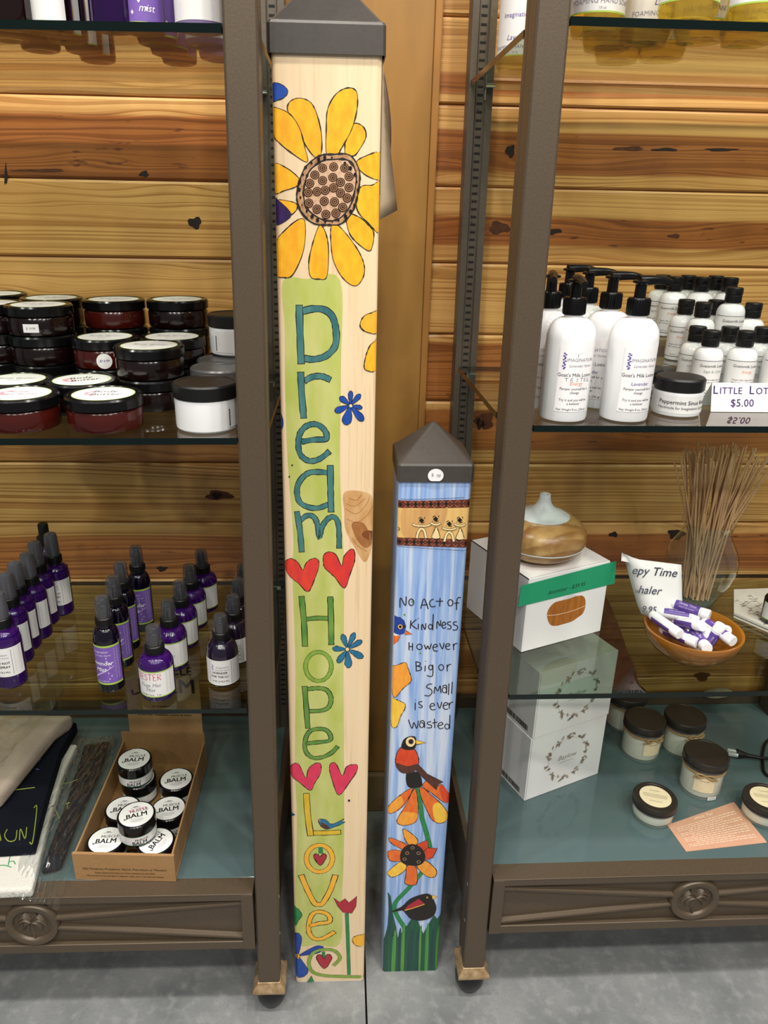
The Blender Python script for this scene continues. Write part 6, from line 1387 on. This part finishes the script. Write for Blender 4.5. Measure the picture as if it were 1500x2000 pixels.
LIDB = pm('dark_bronze_lid', '3a3530', .35, .35, .5, .3, (120, 120, 120), '2f2a26'); RIMG = pm('lid_rim', '6a6a70', .22, .8)
CGL = clear('candle_glass', 'f3f5f2', 'e8ebe4', .10, gain=1.4); WAX = pm('cream_wax', 'ecebdd', .5, 0, .4); CREAM = pm('cream_label', 'ecdcb8', .55); TWINE = pm('jute_twine', 'a68a62', .8, 0, .2, .4, (500, 500, 500), '87704d')
FINE = pm('fine_print', '8a7a5c', .6)
def make_candle():
    t = thing('candle_jar', '-', 'candle', group='tall candles with twine'); r = .0345
    mb = MB(); mb.lathe([(0, .003), (r-.004, .002), (r-.001, .0003), (r, .004), (r, .049), (r-.003, .055), (r-.003, .060)], CGL, 44); g = mb.build('glass_jar', t, smooth=50)
    mb = MB(); mb.lathe([(0, .0045), (r-.0026, .0045), (r-.0016, .0065), (r-.0016, .047), (0, .047)], WAX, 36); mb.build('wax', g)
    mb = MB(); R = .0368; mb.lathe([(R-.0008, .0575), (R, .0580), (R, .0598), (R-.0012, .0602), (R-.0012, .0614), (R, .0618), (R, .0716), (R-.0014, .0736), (R-.0045, .0738), (R-.005, .0732), (0, .0732)], LIDB, 48); l = mb.build('lid', t)
    mb = MB(); mb.lathe([(R+.0001, .0578), (R+.0005, .0588), (R+.0001, .0598)], RIMG, 48); mb.build('lid_rim', l)
    mb = MB(); ring = [((r-.0005)*math.cos(2*PI*i/40), (r-.0005)*math.sin(2*PI*i/40)) for i in range(41)]
    for dz_ in (.0500, .0523): mb.tube([(x*1.02, y*1.02, dz_+.0006*math.sin(i)) for i, (x, y) in enumerate(ring)], .0012, TWINE, 6)
    F = lambda s, z, o=.0012: ((r+o)*math.sin(s/r), -(r+o)*math.cos(s/r), z)
    for sg in (-1, 1):
        mb.tube(smooth_path([F(0, .0515), F(sg*.007, .0545, .003), F(sg*.0145, .0520, .005), F(sg*.008, .0478, .003), F(0, .0510)], 5), .0015, TWINE, 6); mb.tube(smooth_path([F(0, .0512), F(sg*.009, .0462, .003), F(sg*.019, .0445, .003)], 5), .0015, TWINE, 6)
    tw = mb.build('twine_bow', t); tw['label'] = 'jute twine tied in a bow'
    mb = MB(); F2 = mb.wraplabel(r+.0004, .0165, .0465, -.48, .48, CREAM, None, n=12)
    mb.text('Lavender', .0042, F2, FINE, 0, .0385, shear=.2)
    for z, w in ((.0300, .012), (.0280, .0125), (.0260, .011), (.0205, .008)): mb.ribbon([(-w, z), (w, z)], .0007, F2, FINE)
    mb.build('label', t, smooth=60, fix=False)
    return t
cnd = make_candle()
for i, (px, py, rz, l) in enumerate(((1360, 1561, -.35, 'tall twine-tied candle nearest the front, small white price sticker at its foot'), (1245, 1489, .2, 'tall twine-tied candle beside the stacked cartons, in front of the rear one'), (1322, 1481, .25, 'tall twine-tied candle between the front one and the one by the cartons'), (1213, 1432, .5, 'tall twine-tied candle at the back, half hidden by the stacked cartons'))):
    p = behind(at_z(px, py, ZB), .0345); o = place(cnd, i > 0, (p[0], p[1], ZB+.0004), rz, l, 'tall candles with twine')
    if i == 0:
        first = o
mb = MB(); F = lambda s, z: (.0352*math.sin(s/.0352), -.0352*math.cos(s/.0352), z)
mb.add([F(x, z) for x in (-.011, -.003, .005) for z in (.0015, .0085)], [(0, 2, 3, 1), (2, 4, 5, 3)], PAPER); G = lambda x, y: tuple(np.array(F(x, y))*np.array((1.006, 1.006, 1))); mb.text('$12.95', .0038, G, GREY_INK, -.003, .0038)
mb.build('price_sticker', first, smooth=0, fix=False).rotation_euler = (0, 0, .6)
def make_tin():
    t = thing('candle_tin', '-', 'candle', group='short candles'); r = .0330
    mb = MB(); mb.lathe([(0, .0025), (r-.005, .002), (r-.002, .0003), (r, .004), (r, .020), (r-.0025, .024), (r-.0025, .028)], CGL, 44); g = mb.build('glass_jar', t, smooth=50)
    mb = MB(); mb.lathe([(0, .004), (r-.003, .004), (r-.0016, .006), (r-.0016, .020), (0, .020)], WAX, 36); mb.build('wax', g)
    mb = MB(); R = .0352; mb.lathe([(R-.0008, .0235), (R, .0240), (R, .0258), (R-.0012, .0262), (R-.0012, .0272), (R, .0276), (R, .0358), (R-.0014, .0378), (R-.0050, .0380), (R-.0056, .0373), (0, .0373)], LIDB, 48); l = mb.build('lid', t)
    mb = MB(); mb.lathe([(R+.0001, .0238), (R+.0005, .0248), (R+.0001, .0258)], RIMG, 48); mb.build('lid_rim', l)
    mb = MB(); mb.lathe([(.0250, .0376), (0, .0376)], CREAM, 40); G = lambda x, y: (x, y, .0378); mb.text('Lavender', .0042, G, FINE, 0, .0125)
    for y, w in ((.0045, .019), (.0015, .0195), (-.0015, .018), (-.0115, .010)): mb.ribbon([(-w, y), (w, y)], .0007, G, FINE)
    mb.build('lid_label', l, smooth=0, fix=False); return t
tin = make_tin()
for i, (px, py, rz, l) in enumerate(((1268, 1617, -.3, 'short candle with a cream lid label, left of the pink card'), (1481, 1617, -.25, 'short candle with a cream lid label, right of the pink card at the picture edge'))):
    p = behind(at_z(px, py, ZB), .033); place(tin, i > 0, (p[0], p[1], ZB+(.0004 if i == 0 else .0014)), rz, l, 'short candles')
PINKC = pm('pink_card', 'c89a80', .5, 0, .4, .3, (40, 40, 40), 'be8d72'); PINKT = pm('pale_card_print', 'e8cdb6', .5)
C4 = [at_z(*q, ZB)[:2] for q in ((1340, 1664), (1498, 1646), (1433, 1567), (1303, 1612))]
mb = MB(); mb.prism([tuple(c) for c in C4], ZB+.0004, ZB+.0009, PINKC)
cu = lambda s, q: (C4[0]*(1-s)+C4[1]*s)*(1-q)+(C4[3]*(1-s)+C4[2]*s)*q
F = lambda s, q: (*cu(s, q), ZB+.00105)
v2, f2 = text2d('Wick Tip!', .075, 'CENTER', .2, 2, .01, 1.0); mb.add([F(.5+a*.9, .88+b*1.3) for a, b in v2], f2, PINKT)
r6 = random.Random(9)
for i in range(13):
    q = .80-i*.054; s = .08 if i not in (3, 6, 10) else .2; e = .93 if i not in (2, 5, 10) else .7
    while s < e:
        w = r6.uniform(.02, .075); mb.ribbon([(s, q), (min(s+w, e), q)], .017, F, PINKT); s += w+.012
tag(mb.build('info_card', smooth=0), 'pink card printed with pale lines of text, lying between the short candles', 'card')

# ---- plug and cord
t = thing('power_plug', 'black two-pin plug with clear pin sleeves on a looped black cord', 'plug', (0, 0, 0)); zc = ZB+.009
A1, A2, A3 = at_z(1440, 1472, zc), at_z(1462, 1476, zc), at_z(1484, 1480, zc)
mb = MB(); mb.tube(smooth_path([A1, A1*.5+A2*.5, A2, A3], 4), [.0075, .0078, .0074, .0068, .0062, .0056, .005, .0045, .0040, .0036, .0034, .0032, .0030], BLACKM, 12)
mb.tube([A1+np.array([-.0005, 0, 0]), A1+np.array([.0022, 0, 0])], .0088, BLACKM, 12); mb.build('plug_body', t, smooth=50)
dd = (A1-A3)/np.linalg.norm(A1-A3); nn = np.array([-dd[1], dd[0], 0])
for s_ in (-1, 1):
    mb = MB(); c_ = A1+nn*s_*.0052; mb.tube([c_, c_+dd*.0165], .0040, clear('pin_sleeve', 'cfd3d2', 'c4c8c8', .55, gain=1.2), 10); k_ = mb.build('pin_sleeve', t, smooth=40)
    mb = MB(); mb.tube([c_, c_+dd*.0135], .0016, STEEL, 8); mb.build('pin', k_)
mb = MB(); P_ = [A3, at_z(1500, 1481, zc), at_z(1525, 1480, ZB+.005), at_z(1540, 1460, ZB+.004), at_z(1520, 1440, ZB+.004), at_z(1498, 1448, ZB+.004), at_z(1490, 1470, ZB+.004), at_z(1490, 1490, ZB+.004), at_z(1496, 1512, ZB+.004), at_z(1530, 1530, ZB+.004)]
mb.tube(smooth_path(P_, 6), .0026, BLACKM, 8); mb.build('cord', t, smooth=60)

# ---- slab and stone at the back
SLAB = pm('reddish_brown_stone', '90503a', .85, 0, .2, .7, (55, 55, 55), '6b3a29', .6)
r7 = random.Random(12); sl = [(.405, 0), (.610, 0)]+[(x+r7.uniform(-.002, .002), z) for x, z in ((.600, .03), (.592, .06), (.575, .093), (.566, .125), (.552, .150), (.540, .175), (.527, .205), (.512, .232), (.500, .258), (.488, .276), (.474, .285))]+[(.44, .29), (.405, .285)]
mb = MB(); mb.prism(sl, 0, .014, SLAB, lambda x, z, d: (x, .386+d+.03*z, ZB+.0006+z)); o = mb.build('stone_slab', bevel=.002, smooth=40)
tag(o, 'rough-edged reddish brown slab leaning behind the stacked white cartons', 'slab')
p = at_y(1405, 1352, .428)
PEB = pm('pale_pebble', 'a89c88', .8, 0, .3, .5, (90, 90, 90), '8c8272', .3); mb = MB(); mb.lathe([(0, 0)]+[(.031*math.sin(PI*i/12), .0085-.0085*math.cos(PI*i/12)) for i in range(1, 12)]+[(0, .017)], PEB, 30, sx=1.0, sy=.42, M=lambda x, y, z: (x, y, z+.002*math.sin(60*x)))
o = mb.build('pebble', loc=(p[0], .4335, ZBACK+.0006)); tag(o, 'pale flat stone on the back rail under the lower right glass shelf', 'stone')
